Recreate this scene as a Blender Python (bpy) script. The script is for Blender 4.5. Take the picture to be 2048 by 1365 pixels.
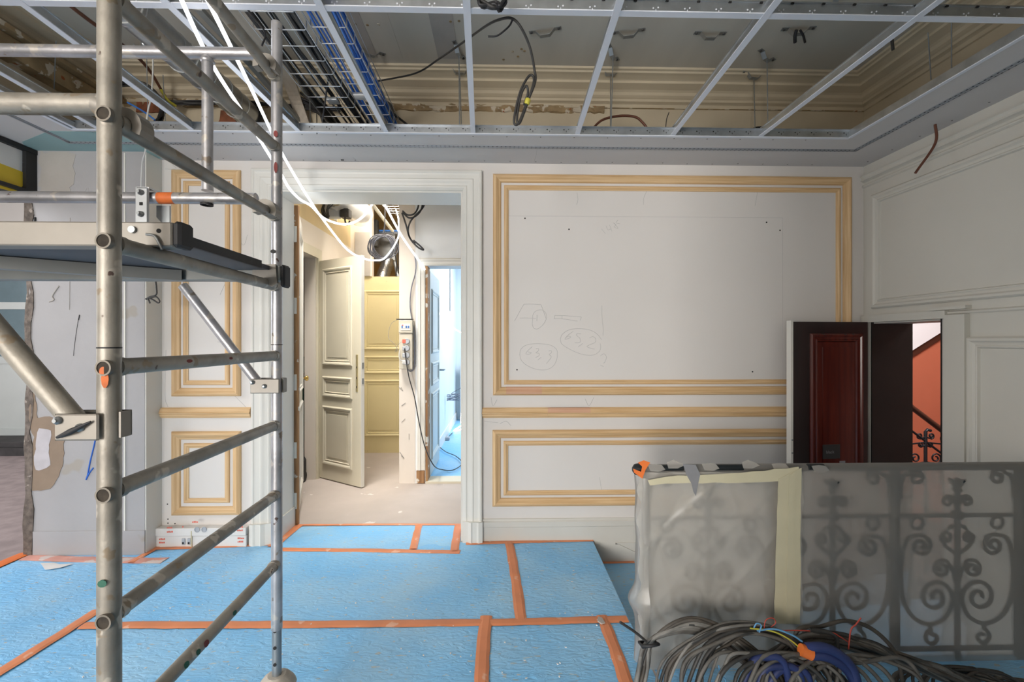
import bpy, math, random
from mathutils import Vector, Matrix, noise as mnoise

for o in list(bpy.data.objects):
    bpy.data.objects.remove(o, do_unlink=True)
scene = bpy.context.scene
COL = scene.collection
random.seed(7)
PI = math.pi

# ------------------------------------------------------------------ camera
F = 910.0                        # focal length in pixels of the 2048 x 1365 frame
TH = math.atan(22.6 / F)         # the camera is turned a little to the right of the room axis
HC = 1.5                         # eye height
cam_d = bpy.data.cameras.new('camera'); cam = bpy.data.objects.new('camera', cam_d); COL.objects.link(cam)
cam_d.sensor_width = 36.0; cam_d.sensor_fit = 'HORIZONTAL'; cam_d.lens = 36.0 * F / 2048.0
cam_d.clip_start = 0.02; cam_d.clip_end = 100
cam.location = (0, 0, HC); cam.rotation_euler = (PI / 2, 0, -TH)
scene.camera = cam

# ------------------------------------------------------------------ world, exposure, lights
scene.view_settings.view_transform = 'Standard'
scene.view_settings.look = 'None'
scene.view_settings.exposure = 0.08
scene.view_settings.gamma = 1.0
scene.view_settings.use_curve_mapping = False
w = bpy.data.worlds.new('world'); scene.world = w; w.use_nodes = True
bgn = w.node_tree.nodes['Background']
bgn.inputs[0].default_value = (0.80, 0.88, 1.0, 1); bgn.inputs[1].default_value = 0.6

def area(name, loc, direction, sx, sy, power, color, spread=180):
    d = bpy.data.lights.new(name, 'AREA'); d.shape = 'RECTANGLE'; d.size = sx; d.size_y = sy
    d.energy = power; d.color = color; d.spread = math.radians(spread)
    o = bpy.data.objects.new(name, d); COL.objects.link(o); o.location = loc
    o.rotation_euler = Vector(direction).to_track_quat('-Z', 'Y').to_euler()
    return o
def point(name, loc, power, color, r=0.05):
    d = bpy.data.lights.new(name, 'POINT'); d.energy = power; d.color = color; d.shadow_soft_size = r
    o = bpy.data.objects.new(name, d); COL.objects.link(o); o.location = loc
    return o
# daylight through the window of the room behind the camera
area('daylight_rear_window', (-2.6, -6.5, 1.7), (0.42, 1, -0.02), 1.5, 2.2, 375, (1.0, 0.965, 0.93))
area('daylight_rear_side_window', (-3.25, -3.2, 1.7), (1, 0.62, -0.02), 1.2, 2.0, 95, (1.0, 0.96, 0.90))
# daylight through the windows of the room on the left, and an added floor light
area('daylight_left_room', (-8.9, 2.9, 1.9), (1, -0.10, -0.03), 3.2, 2.3, 170, (0.94, 0.96, 1.0))
area('floor_fill_left_room', (-5.3, 1.6, 3.45), (0.45, 0.05, -1), 2.0, 2.6, 230, (0.93, 0.96, 1.0))  # added overhead fill for the left floor; the room has no known skylight
# site lamp in the corridor, added fill in the passage, light of the blue-floored room, lamp of the stairwell
area('corridor_lamp', (-1.5, 3.95, 3.42), (0.05, 0.22, -1), 0.7, 0.35, 21, (1.0, 0.94, 0.86), 72)
area('passage_fill', (-1.5, 5.45, 3.40), (0, 0.30, -1), 0.5, 0.5, 27, (1.0, 0.91, 0.78), 130)  # added to brighten the yellow door, no lamp known there
area('blue_room_light', (0.7, 7.2, 2.7), (-0.5, -0.1, -1), 1.4, 1.4, 70, (0.94, 0.97, 1.0))
area('stairwell_lamp', (4.0, 3.2, 2.6), (0.35, 1, -0.75), 0.9, 0.5, 75, (1.0, 0.93, 0.88))

# ------------------------------------------------------------------ pixel <-> place helpers (on known planes)
ST, CT = math.sin(TH), math.cos(TH)
CAMP = Vector((0, 0, HC))
def ray(u, v):
    a = (u - 1024.0) / F; b = (682.5 - v) / F
    return Vector((ST + a * CT, CT - a * ST, b))
def Yp(u, v, Y): r = ray(u, v); return CAMP + r * (Y / r.y)
def Xp(u, v, X): r = ray(u, v); return CAMP + r * (X / r.x)
def Zp(u, v, Z): r = ray(u, v); return CAMP + r * ((Z - HC) / r.z)

# ------------------------------------------------------------------ materials
MATS = {}
def _nt(name):
    m = bpy.data.materials.new(name); m.use_nodes = True
    nt = m.node_tree; b = nt.nodes['Principled BSDF']
    MATS[name] = m
    return m, nt, b
def mat(name, col, rough=0.6, metal=0.0, var=0.0, scale=6.0, bump=0.0, bscale=40.0, spots=None, stretch=None,
        trans=0.0, spec=None, col2=None):
    """plain procedural material: colour with noise variation, optional dirt spots and bump"""
    m, nt, b = _nt(name)
    b.inputs['Roughness'].default_value = rough; b.inputs['Metallic'].default_value = metal
    if spec is not None: b.inputs['Specular IOR Level'].default_value = spec
    if trans: b.inputs['Transmission Weight'].default_value = trans
    tc = nt.nodes.new('ShaderNodeTexCoord'); src = tc.outputs['Object']
    if stretch:
        mp = nt.nodes.new('ShaderNodeMapping'); mp.inputs['Scale'].default_value = stretch
        nt.links.new(src, mp.inputs[0]); src = mp.outputs[0]
    c = (*col, 1)
    n = nt.nodes.new('ShaderNodeTexNoise'); n.inputs['Scale'].default_value = scale; n.inputs['Detail'].default_value = 5
    nt.links.new(src, n.inputs['Vector'])
    r = nt.nodes.new('ShaderNodeValToRGB')
    c2 = (*col2, 1) if col2 else (col[0] * (1 - var), col[1] * (1 - var), col[2] * (1 - var), 1)
    r.color_ramp.elements[0].position = 0.35; r.color_ramp.elements[0].color = c2
    r.color_ramp.elements[1].position = 0.65; r.color_ramp.elements[1].color = c
    nt.links.new(n.outputs['Fac'], r.inputs[0]); out = r.outputs[0]
    if spots:
        for (sc, thr, scale2) in spots:
            n2 = nt.nodes.new('ShaderNodeTexNoise'); n2.inputs['Scale'].default_value = scale2; n2.inputs['Detail'].default_value = 3
            nt.links.new(tc.outputs['Object'], n2.inputs['Vector'])
            r2 = nt.nodes.new('ShaderNodeValToRGB'); r2.color_ramp.elements[0].position = thr; r2.color_ramp.elements[1].position = thr + 0.03
            r2.color_ramp.elements[0].color = (0, 0, 0, 1); r2.color_ramp.elements[1].color = (1, 1, 1, 1)
            nt.links.new(n2.outputs['Fac'], r2.inputs[0])
            mx = nt.nodes.new('ShaderNodeMix'); mx.data_type = 'RGBA'
            nt.links.new(r2.outputs[0], mx.inputs['Factor']); nt.links.new(out, mx.inputs[6]); mx.inputs[7].default_value = (*sc, 1)
            out = mx.outputs[2]
    nt.links.new(out, b.inputs['Base Color'])
    if bump:
        n3 = nt.nodes.new('ShaderNodeTexNoise'); n3.inputs['Scale'].default_value = bscale; n3.inputs['Detail'].default_value = 6
        nt.links.new(src, n3.inputs['Vector'])
        bp = nt.nodes.new('ShaderNodeBump'); bp.inputs['Strength'].default_value = bump; bp.inputs['Distance'].default_value = 0.01
        nt.links.new(n3.outputs['Fac'], bp.inputs['Height']); nt.links.new(bp.outputs[0], b.inputs['Normal'])
    return m
def emis(name, col, s):
    m, nt, b = _nt(name)
    b.inputs['Base Color'].default_value = (*col, 1)
    b.inputs['Emission Color'].default_value = (*col, 1); b.inputs['Emission Strength'].default_value = s
    return m

mat('wall_paint', (0.72, 0.69, 0.655), 0.65, var=0.05, scale=1.4, bump=0.05, bscale=90)
mat('board_white', (0.73, 0.695, 0.66), 0.6, var=0.04, scale=1.2)
mat('old_paint', (0.64, 0.615, 0.55), 0.5, var=0.06, scale=1.5, bump=0.04, bscale=60)
mat('casing_paint', (0.74, 0.72, 0.66), 0.42, var=0.05, scale=2.0)
mat('pier_plaster', (0.41, 0.398, 0.40), 0.75, var=0.10, scale=2.2, bump=0.12, bscale=35, spots=[((0.36, 0.33, 0.29), 0.66, 3.2)])
mat('skim_patch', (0.44, 0.41, 0.375), 0.8, var=0.10, scale=5.0, bump=0.15, bscale=25)
mat('torn_brown', (0.29, 0.215, 0.155), 0.9, var=0.10, scale=14)
mat('torn_white', (0.54, 0.51, 0.53), 0.85, var=0.12, scale=14)
mat('broken_edge', (0.19, 0.155, 0.13), 0.95, var=0.5, scale=24, bump=0.6, bscale=60, spots=[((0.36, 0.31, 0.27), 0.66, 14)])
mat('wood_x', (0.73, 0.51, 0.28), 0.6, var=0.0, scale=3.0, col2=(0.60, 0.38, 0.18), stretch=(0.9, 26, 26))
mat('wood_z', (0.74, 0.52, 0.29), 0.6, var=0.0, scale=3.0, col2=(0.61, 0.39, 0.19), stretch=(26, 26, 0.9))
mat('wood_pink', (0.68, 0.42, 0.28), 0.6, var=0.0, scale=3.0, col2=(0.60, 0.33, 0.20), stretch=(0.9, 26, 26))
mat('raw_timber', (0.42, 0.24, 0.11), 0.8, col2=(0.26, 0.13, 0.055), scale=4.0, stretch=(12, 12, 0.8), spots=[((0.66, 0.63, 0.56), 0.60, 9)])
mat('plenum_paint', (0.60, 0.52, 0.38), 0.7, var=0.12, scale=2.0, bump=0.05, bscale=40)
mat('plenum_ceiling', (0.60, 0.565, 0.49), 0.7, var=0.10, scale=1.5, stretch=(3, .35, 1))
mat('plenum_brown', (0.40, 0.29, 0.16), 0.85, var=0.45, scale=7, bump=0.3, bscale=30, spots=[((0.58, 0.52, 0.42), 0.58, 12), ((0.34, 0.10, 0.03), 0.66, 16)])
mat('soffit_board', (0.62, 0.60, 0.59), 0.7, var=0.03, scale=2.0)
mat('teal_board', (0.30, 0.46, 0.46), 0.75, var=0.08, scale=4.0)
mat('galvanised', (0.60, 0.63, 0.66), 0.34, metal=0.9, var=0.22, scale=11)
mat('bead_zinc', (0.34, 0.36, 0.39), 0.45, metal=0.4, var=0.12, scale=9)
mat('zinc_dark', (0.36, 0.38, 0.39), 0.45, metal=0.8, var=0.2, scale=9)
mat('tbar_white', (0.72, 0.75, 0.82), 0.45)
mat('hole_dark', (0.02, 0.02, 0.02), 0.9)
mat('hole_brown', (0.05, 0.04, 0.03), 0.9, var=0.5, scale=60)
mat('screw_dark', (0.10, 0.10, 0.10), 0.5, metal=0.5)
mat('alu_tube', (0.37, 0.345, 0.30), 0.5, metal=0.45, var=0.34, scale=12, bump=0.10, bscale=70, spots=[((0.50, 0.46, 0.40), 0.60, 13), ((0.27, 0.22, 0.16), 0.64, 19), ((0.10, 0.07, 0.06), 0.71, 26)])
mat('alu_dirty', (0.24, 0.215, 0.18), 0.6, metal=0.3, var=0.3, scale=20)
mat('alu_bright', (0.52, 0.52, 0.545), 0.36, metal=0.65, var=0.28, scale=12, bump=0.08, bscale=70, spots=[((0.60, 0.57, 0.53), 0.59, 13), ((0.30, 0.26, 0.22), 0.66, 20), ((0.13, 0.09, 0.08), 0.71, 27)])
mat('alu_profile', (0.30, 0.28, 0.25), 0.5, metal=0.5, var=0.15, scale=6, spots=[((0.40, 0.29, 0.19), 0.67, 8)])
mat('alu_grey', (0.30, 0.31, 0.30), 0.5, metal=0.5, var=0.15, scale=6)
mat('deck_dark', (0.10, 0.10, 0.115), 0.6, var=0.3, scale=4)
mat('rubber_black', (0.02, 0.02, 0.022), 0.6)
mat('paint_orange', (0.72, 0.17, 0.035), 0.6, var=0.25, scale=30)
mat('paint_green', (0.02, 0.13, 0.085), 0.6, var=0.3, scale=20)
mat('paint_red', (0.25, 0.045, 0.04), 0.6, var=0.3, scale=20)
mat('cement_blob', (0.50, 0.46, 0.40), 0.9, var=0.2, scale=20, bump=0.3)
mat('tape_orange', (0.76, 0.27, 0.12), 0.5, var=0.16, scale=5, spots=[((0.78, 0.42, 0.28), 0.64, 8)])
mat('tape_bright', (0.85, 0.20, 0.04), 0.45, var=0.1, scale=5)
mat('tape_pink', (0.70, 0.34, 0.27), 0.6, var=0.22, scale=6, spots=[((0.62, 0.52, 0.48), 0.58, 7)])
mat('concrete_floor', (0.49, 0.43, 0.39), 0.8, var=0.12, scale=2.5, bump=0.05, bscale=30, spots=[((0.66, 0.62, 0.58), 0.70, 7)])
mat('dusty_floor', (0.36, 0.29, 0.285), 0.8, var=0.25, scale=9, bump=0.1, bscale=60)
mat('dark_floor', (0.15, 0.13, 0.12), 0.8, var=0.3, scale=5)
mat('kerb_dark', (0.05, 0.045, 0.045), 0.7, var=0.4, scale=8)
mat('door_beige', (0.66, 0.61, 0.48), 0.42, var=0.06, scale=2.5)
mat('door_yellow', (0.76, 0.66, 0.38), 0.42, var=0.05, scale=2.0, spots=[((0.55, 0.45, 0.25), 0.74, 11)])
mat('door_bluegrey', (0.55, 0.58, 0.56), 0.4, var=0.06, scale=3)
mat('door_red', (0.115, 0.018, 0.011), 0.22, col2=(0.075, 0.012, 0.009), scale=2.0, stretch=(14, 14, 0.8))
mat('door_dark', (0.022, 0.008, 0.008), 0.28, col2=(0.014, 0.006, 0.006), scale=2.0, stretch=(14, 14, 0.8))
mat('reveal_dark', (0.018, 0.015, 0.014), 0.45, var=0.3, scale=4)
mat('brass', (0.75, 0.52, 0.16), 0.22, metal=1.0)
mat('brass_pale', (0.70, 0.60, 0.34), 0.35, metal=0.7)
mat('stair_orange', (0.56, 0.17, 0.10), 0.18, var=0.10, scale=1.6)
mat('stair_white', (0.74, 0.74, 0.78), 0.6)
mat('iron_black', (0.018, 0.019, 0.024), 0.38, metal=0.4)
mat('iron_rail', (0.02, 0.025, 0.028), 0.45, metal=0.3)
mat('wood_rail', (0.06, 0.022, 0.014), 0.3)
mat('beam_black', (0.012, 0.012, 0.013), 0.55, var=0.3, scale=9, spots=[((0.4, 0.4, 0.4), 0.72, 30)])
mat('beam_yellow', (0.72, 0.50, 0.03), 0.55, var=0.12, scale=8)
mat('corridor_wall', (0.75, 0.68, 0.60), 0.65, var=0.04, scale=1.5)
mat('corridor_yellow', (0.70, 0.55, 0.31), 0.7, var=0.10, scale=3.0)
mat('hall_white', (0.83, 0.845, 0.85), 0.6, var=0.03, scale=1.5)
mat('blue_room_wall', (0.70, 0.78, 0.83), 0.6, var=0.03, scale=1.5)
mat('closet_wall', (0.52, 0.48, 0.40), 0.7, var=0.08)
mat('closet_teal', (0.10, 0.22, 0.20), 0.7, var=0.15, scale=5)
mat('plaster_grey', (0.46, 0.43, 0.40), 0.8, var=0.1, scale=6)
mat('cable_black', (0.022, 0.022, 0.025), 0.5, var=0.3, scale=12)
mat('cable_dark', (0.05, 0.048, 0.045), 0.55, var=0.5, scale=14)
mat('cable_grey', (0.145, 0.135, 0.12), 0.6, var=0.5, scale=14)
mat('cable_brown', (0.085, 0.072, 0.058), 0.6, var=0.45, scale=14)
mat('cable_pale', (0.22, 0.21, 0.19), 0.6, var=0.4, scale=14)
mat('cable_blue', (0.06, 0.26, 0.85), 0.45, var=0.25, scale=9)
mat('cable_navy', (0.028, 0.045, 0.16), 0.5, var=0.3, scale=8)
mat('cable_slate', (0.20, 0.21, 0.26), 0.5, var=0.2, scale=8)
mat('wire_yellow', (0.55, 0.50, 0.06), 0.5)
mat('wire_lightblue', (0.12, 0.32, 0.55), 0.5)
mat('wire_red', (0.42, 0.05, 0.03), 0.5)
mat('wire_white', (0.65, 0.65, 0.62), 0.5)
mat('plastic_cream', (0.62, 0.57, 0.46), 0.5, var=0.06, scale=4)
mat('plastic_grey', (0.42, 0.44, 0.47), 0.45)
mat('plastic_white', (0.74, 0.72, 0.69), 0.45, var=0.04)
mat('print_red', (0.72, 0.14, 0.09), 0.6)
mat('print_blue', (0.05, 0.16, 0.42), 0.5)
mat('pencil', (0.48, 0.47, 0.46), 0.8)
mat('ink_black', (0.03, 0.03, 0.03), 0.7)
mat('ink_blue', (0.03, 0.14, 0.55), 0.6)
mat('pipe_brown', (0.17, 0.065, 0.04), 0.5, metal=0.2)
mat('board_old', (0.52, 0.46, 0.38), 0.75, var=0.14, scale=6, stretch=(8, 1, 8))
mat('paper_white', (0.76, 0.73, 0.70), 0.8, var=0.08)
mat('rust_brick', (0.28, 0.10, 0.05), 0.9, var=0.5, scale=14, bump=0.3)
mat('tape_cream', (0.60, 0.55, 0.38), 0.65, var=0.08, scale=7)
mat('tape_grey', (0.26, 0.26, 0.27), 0.35, var=0.2, scale=8)
mat('skirting', (0.64, 0.62, 0.565), 0.45, var=0.06, scale=2)
mat('glass_pane', (0.16, 0.23, 0.26), 0.12, var=0.1)
mat('foil', (0.66, 0.68, 0.70), 0.28, metal=0.95, var=0.25, scale=22, bump=0.6, bscale=40)
emis('led_white', (0.95, 0.97, 1.0), 3.2)
emis('led_soft', (0.95, 0.97, 1.0), 3.0)

def blue_film():
    m, nt, b = _nt('blue_film')
    tc = nt.nodes.new('ShaderNodeTexCoord')
    n1 = nt.nodes.new('ShaderNodeTexNoise'); n1.inputs['Scale'].default_value = 2.2; n1.inputs['Detail'].default_value = 6
    n2 = nt.nodes.new('ShaderNodeTexNoise'); n2.inputs['Scale'].default_value = 30; n2.inputs['Detail'].default_value = 5; n2.inputs['Distortion'].default_value = 1.2
    n3 = nt.nodes.new('ShaderNodeTexNoise'); n3.inputs['Scale'].default_value = 34; n3.inputs['Detail'].default_value = 2
    mp = nt.nodes.new('ShaderNodeMapping'); mp.inputs['Scale'].default_value = (0.55, 1.3, 1)
    nt.links.new(tc.outputs['Object'], mp.inputs[0])
    nt.links.new(tc.outputs['Object'], n1.inputs['Vector'])
    nt.links.new(mp.outputs[0], n2.inputs['Vector']); nt.links.new(mp.outputs[0], n3.inputs['Vector'])
    r = nt.nodes.new('ShaderNodeValToRGB')
    r.color_ramp.elements[0].position = 0.35; r.color_ramp.elements[0].color = (0.20, 0.54, 0.90, 1)
    r.color_ramp.elements[1].position = 0.68; r.color_ramp.elements[1].color = (0.34, 0.62, 0.86, 1)
    nt.links.new(n1.outputs['Fac'], r.inputs[0])
    r3 = nt.nodes.new('ShaderNodeValToRGB')
    r3.color_ramp.elements[0].position = 0.655; r3.color_ramp.elements[0].color = (0, 0, 0, 1)
    r3.color_ramp.elements[1].position = 0.70; r3.color_ramp.elements[1].color = (1, 1, 1, 1)
    nt.links.new(n3.outputs['Fac'], r3.inputs[0])
    mx = nt.nodes.new('ShaderNodeMix'); mx.data_type = 'RGBA'
    nt.links.new(r3.outputs[0], mx.inputs['Factor']); nt.links.new(r.outputs[0], mx.inputs[6]); mx.inputs[7].default_value = (0.44, 0.52, 0.57, 1)
    nt.links.new(mx.outputs[2], b.inputs['Base Color'])
    bp = nt.nodes.new('ShaderNodeBump'); bp.inputs['Strength'].default_value = 0.75; bp.inputs['Distance'].default_value = 0.012
    nt.links.new(n2.outputs['Fac'], bp.inputs['Height']); nt.links.new(bp.outputs[0], b.inputs['Normal'])
    b.inputs['Roughness'].default_value = 0.42
blue_film()

def polythene(name, tint, wt, ws, rough):
    """milky plastic film: part scattering, part blurred see-through"""
    m, nt, b = _nt(name)
    nt.nodes.remove(b); out = nt.nodes['Material Output']
    dif = nt.nodes.new('ShaderNodeBsdfDiffuse'); dif.inputs[0].default_value = (*tint, 1)
    trl = nt.nodes.new('ShaderNodeBsdfTranslucent'); trl.inputs[0].default_value = (*tint, 1)
    rf = nt.nodes.new('ShaderNodeBsdfRefraction'); rf.inputs['Roughness'].default_value = rough; rf.inputs['IOR'].default_value = 1.12
    tr = nt.nodes.new('ShaderNodeBsdfTransparent')
    gl = nt.nodes.new('ShaderNodeBsdfGlossy'); gl.inputs['Roughness'].default_value = 0.35
    m1 = nt.nodes.new('ShaderNodeMixShader'); m1.inputs[0].default_value = 0.5
    nt.links.new(dif.outputs[0], m1.inputs[1]); nt.links.new(trl.outputs[0], m1.inputs[2])
    m2 = nt.nodes.new('ShaderNodeMixShader'); m2.inputs[0].default_value = wt
    nt.links.new(rf.outputs[0], m2.inputs[1]); nt.links.new(tr.outputs[0], m2.inputs[2])
    m3 = nt.nodes.new('ShaderNodeMixShader'); m3.inputs[0].default_value = ws
    nt.links.new(m2.outputs[0], m3.inputs[1]); nt.links.new(m1.outputs[0], m3.inputs[2])
    m4 = nt.nodes.new('ShaderNodeMixShader'); m4.inputs[0].default_value = 0.05
    nt.links.new(m3.outputs[0], m4.inputs[1]); nt.links.new(gl.outputs[0], m4.inputs[2])
    nt.links.new(m4.outputs[0], out.inputs[0])
polythene('polythene_grey', (0.68, 0.65, 0.60), 0.40, 0.46, 0.07)
polythene('polythene_cream', (0.88, 0.84, 0.76), 0.35, 0.47, 0.15)
polythene('film_clear', (0.8, 0.8, 0.8), 0.8, 0.35, 0.2)

# ------------------------------------------------------------------ mesh builder
LOC = {}
def V(*a): return Vector(a)
class MB:
    def __init__(s): s.v = []; s.f = []; s.s = []
    def add(s, vs, fs, smooth=False):
        n = len(s.v); s.v += [tuple(p) for p in vs]
        for f in fs: s.f.append(tuple(i + n for i in f)); s.s.append(smooth)
        return s
    def box(s, x0, x1, y0, y1, z0, z1):
        x0, x1 = min(x0, x1), max(x0, x1); y0, y1 = min(y0, y1), max(y0, y1); z0, z1 = min(z0, z1), max(z0, z1)
        vs = [(x0, y0, z0), (x1, y0, z0), (x1, y1, z0), (x0, y1, z0), (x0, y0, z1), (x1, y0, z1), (x1, y1, z1), (x0, y1, z1)]
        return s.add(vs, [(0, 3, 2, 1), (4, 5, 6, 7), (0, 1, 5, 4), (1, 2, 6, 5), (2, 3, 7, 6), (3, 0, 4, 7)])
    def bbox(s, x0, x1, y0, y1, z0, z1, b):
        """box with chamfered vertical and top edges"""
        x0, x1 = min(x0, x1), max(x0, x1); y0, y1 = min(y0, y1), max(y0, y1); z0, z1 = min(z0, z1), max(z0, z1)
        def ring(i, z): return [(x0 + i + b, y0 + i, z), (x1 - i - b, y0 + i, z), (x1 - i, y0 + i + b, z), (x1 - i, y1 - i - b, z), (x1 - i - b, y1 - i, z), (x0 + i + b, y1 - i, z), (x0 + i, y1 - i - b, z), (x0 + i, y0 + i + b, z)]
        vs = ring(b * .6, z0) + ring(0, z0 + b) + ring(0, z1 - b) + ring(b * .6, z1)
        fs = [tuple(range(7, -1, -1)), tuple(range(24, 32))]
        for k in range(3):
            for i in range(8):
                j = (i + 1) % 8; fs.append((k * 8 + i, k * 8 + j, k * 8 + 8 + j, k * 8 + 8 + i))
        return s.add(vs, fs)
    def obox(s, p0, p1, wdt, hgt, up=(0, 0, 1)):
        """box from p0 to p1, width sideways, height along up"""
        p0, p1 = Vector(p0), Vector(p1); d = (p1 - p0).normalized(); up = Vector(up)
        sd = d.cross(up).normalized(); u2 = sd.cross(d).normalized()
        a, c = sd * (wdt / 2), u2 * (hgt / 2)
        vs = [p0 - a - c, p0 + a - c, p0 + a + c, p0 - a + c, p1 - a - c, p1 + a - c, p1 + a + c, p1 - a + c]
        return s.add(vs, [(0, 1, 2, 3), (7, 6, 5, 4), (0, 4, 5, 1), (1, 5, 6, 2), (2, 6, 7, 3), (3, 7, 4, 0)])
    def prism(s, poly, ext):
        """polygon of 3-D points extruded by a vector"""
        n = len(poly); e = Vector(ext); vs = [Vector(p) for p in poly] + [Vector(p) + e for p in poly]
        fs = [tuple(range(n - 1, -1, -1)), tuple(range(n, 2 * n))] + [(i, (i + 1) % n, n + (i + 1) % n, n + i) for i in range(n)]
        return s.add(vs, fs)
    def tube(s, path, r, n=8, closed=False, caps=True, flat=1.0):
        P = [Vector(p) for p in path]; m = len(P)
        rr = r if isinstance(r, (list, tuple)) else [r] * m
        T = []
        for i in range(m):
            a = P[i - 1] if (i > 0 or closed) else P[i]; c = P[(i + 1) % m] if (i < m - 1 or closed) else P[i]
            t = (c - a); T.append(t.normalized() if t.length > 1e-9 else Vector((0, 0, 1)))
        ref = Vector((0, 0, 1)) if abs(T[0].z) < 0.9 else Vector((0, 1, 0))
        nrm = T[0].cross(ref).normalized(); vs = []
        for i in range(m):
            nrm = (nrm - T[i] * nrm.dot(T[i]))
            nrm = nrm.normalized() if nrm.length > 1e-6 else T[i].orthogonal().normalized()
            bn = T[i].cross(nrm)
            for k in range(n):
                a = 2 * PI * k / n
                vs.append(P[i] + nrm * (math.cos(a) * rr[i]) + bn * (math.sin(a) * rr[i] * flat))
        fs = []
        for i in range(m if closed else m - 1):
            j = (i + 1) % m
            for k in range(n):
                l = (k + 1) % n; fs.append((i * n + k, i * n + l, j * n + l, j * n + k))
        s.add(vs, fs, True)
        if caps and not closed:
            s.add(vs[:n], [tuple(range(n - 1, -1, -1))]); s.add(vs[-n:], [tuple(range(n))])
        return s
    def pipe(s, p0, p1, ro, ri, n=20):
        """hollow tube with open ends"""
        p0, p1 = Vector(p0), Vector(p1); t = (p1 - p0).normalized(); a = t.orthogonal().normalized(); b = t.cross(a); vs = []
        for (p, r) in ((p0, ro), (p1, ro), (p1, ri), (p0, ri)):
            for k in range(n):
                q = 2 * PI * k / n; vs.append(p + a * math.cos(q) * r + b * math.sin(q) * r)
        fs = []; fl = []
        for i in range(4):
            j = (i + 1) % 4
            for k in range(n):
                l = (k + 1) % n; (fs if i in (0, 2) else fl).append((i * n + k, i * n + l, j * n + l, j * n + k))
        s.add(vs, fs, True); s.add(vs, fl, False)
        return s
    def disc(s, c, nrm, r, t=0.002, n=12, rx=None):
        c, d = Vector(c), Vector(nrm).normalized(); a = Vector((0, 0, 1)) if abs(d.z) < .9 else Vector((1, 0, 0))
        a = (a - d * a.dot(d)).normalized(); b = d.cross(a); rx = rx or r
        return s.prism([c + a * math.sin(2 * PI * k / n) * r + b * math.cos(2 * PI * k / n) * rx for k in range(n)], d * t)
    def lathe(s, prof, c, axis=(0, 0, 1), n=20):
        d = Vector(axis).normalized(); a = d.orthogonal().normalized(); b = d.cross(a); c = Vector(c); vs = []
        for (r, h) in prof:
            for k in range(n):
                q = 2 * PI * k / n; vs.append(c + d * h + a * (math.cos(q) * r) + b * (math.sin(q) * r))
        fs = [(i * n + k, i * n + (k + 1) % n, (i + 1) * n + (k + 1) % n, (i + 1) * n + k) for i in range(len(prof) - 1) for k in range(n)]
        s.add(vs, fs, True)
        s.add(vs[:n], [tuple(range(n - 1, -1, -1))]); s.add(vs[-n:], [tuple(range(n))])
        return s
    def sweep(s, P0, P1, in0, in1, nrm, prof):
        """mitred moulding: profile points (t, d): t inward along in0 / in1, d off the wall along nrm"""
        P0, P1, in0, in1, nrm = map(Vector, (P0, P1, in0, in1, nrm)); m = len(prof)
        vs = [P0 + in0 * t + nrm * d for t, d in prof] + [P1 + in1 * t + nrm * d for t, d in prof]
        fs = [(i, (i + 1) % m, m + (i + 1) % m, m + i) for i in range(m)] + [tuple(range(m - 1, -1, -1)), tuple(range(m, 2 * m))]
        return s.add(vs, fs)
    def grid(s, fn, nu, nv, smooth=True):
        vs = [fn(i / nu, j / nv) for j in range(nv + 1) for i in range(nu + 1)]
        fs = [(j * (nu + 1) + i, j * (nu + 1) + i + 1, (j + 1) * (nu + 1) + i + 1, (j + 1) * (nu + 1) + i) for j in range(nv) for i in range(nu)]
        return s.add(vs, fs, smooth)
    def build(s, name, material, parent=None, recalc=True):
        me = bpy.data.meshes.new(name)
        if parent is not None: base = LOC[parent.name]
        else:
            xs = [p[0] for p in s.v]; ys = [p[1] for p in s.v]; zs = [p[2] for p in s.v]
            base = Vector(((min(xs) + max(xs)) / 2, (min(ys) + max(ys)) / 2, min(zs)))
        me.from_pydata([(p[0] - base.x, p[1] - base.y, p[2] - base.z) for p in s.v], [], s.f)
        me.polygons.foreach_set('use_smooth', s.s)
        if recalc:
            import bmesh
            bm = bmesh.new(); bm.from_mesh(me); bmesh.ops.recalc_face_normals(bm, faces=bm.faces); bm.to_mesh(me); bm.free()
        me.materials.append(MATS[material]); me.update()
        o = bpy.data.objects.new(name, me); COL.objects.link(o)
        if parent is not None: o.parent = parent
        else: o.location = base
        LOC[o.name] = base
        return o

def tag(o, label, cat, group=None, kind=None):
    if label: o['label'] = label
    if cat: o['category'] = cat
    if group: o['group'] = group
    if kind: o['kind'] = kind
    return o
def thing(name, label, cat, loc, group=None, kind=None):
    o = bpy.data.objects.new(name, None); COL.objects.link(o); o.location = loc; o.empty_display_size = 0.05
    LOC[o.name] = Vector(loc)
    return tag(o, label, cat, group, kind)
def struct(name, mb, material, label=None, cat=None):
    o = mb.build(name, material); o['kind'] = 'structure'
    if label: o['label'] = label
    if cat: o['category'] = cat
    return o
def smooth_path(pts, sub=6, closed=False):
    """Catmull-Rom through the points"""
    P = [Vector(p) for p in pts]; n = len(P); out = []
    rng = range(n) if closed else range(n - 1)
    for i in rng:
        p0 = P[(i - 1) % n] if (closed or i > 0) else P[i] * 2 - P[i + 1]
        p1 = P[i]; p2 = P[(i + 1) % n]
        p3 = P[(i + 2) % n] if (closed or i + 2 < n) else p2 * 2 - p1
        for k in range(sub):
            t = k / sub
            out.append(0.5 * ((2 * p1) + (p2 - p0) * t + (2 * p0 - 5 * p1 + 4 * p2 - p3) * t * t + (3 * p1 - p0 - 3 * p2 + p3) * t ** 3))
    if not closed: out.append(P[-1])
    return out
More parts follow.
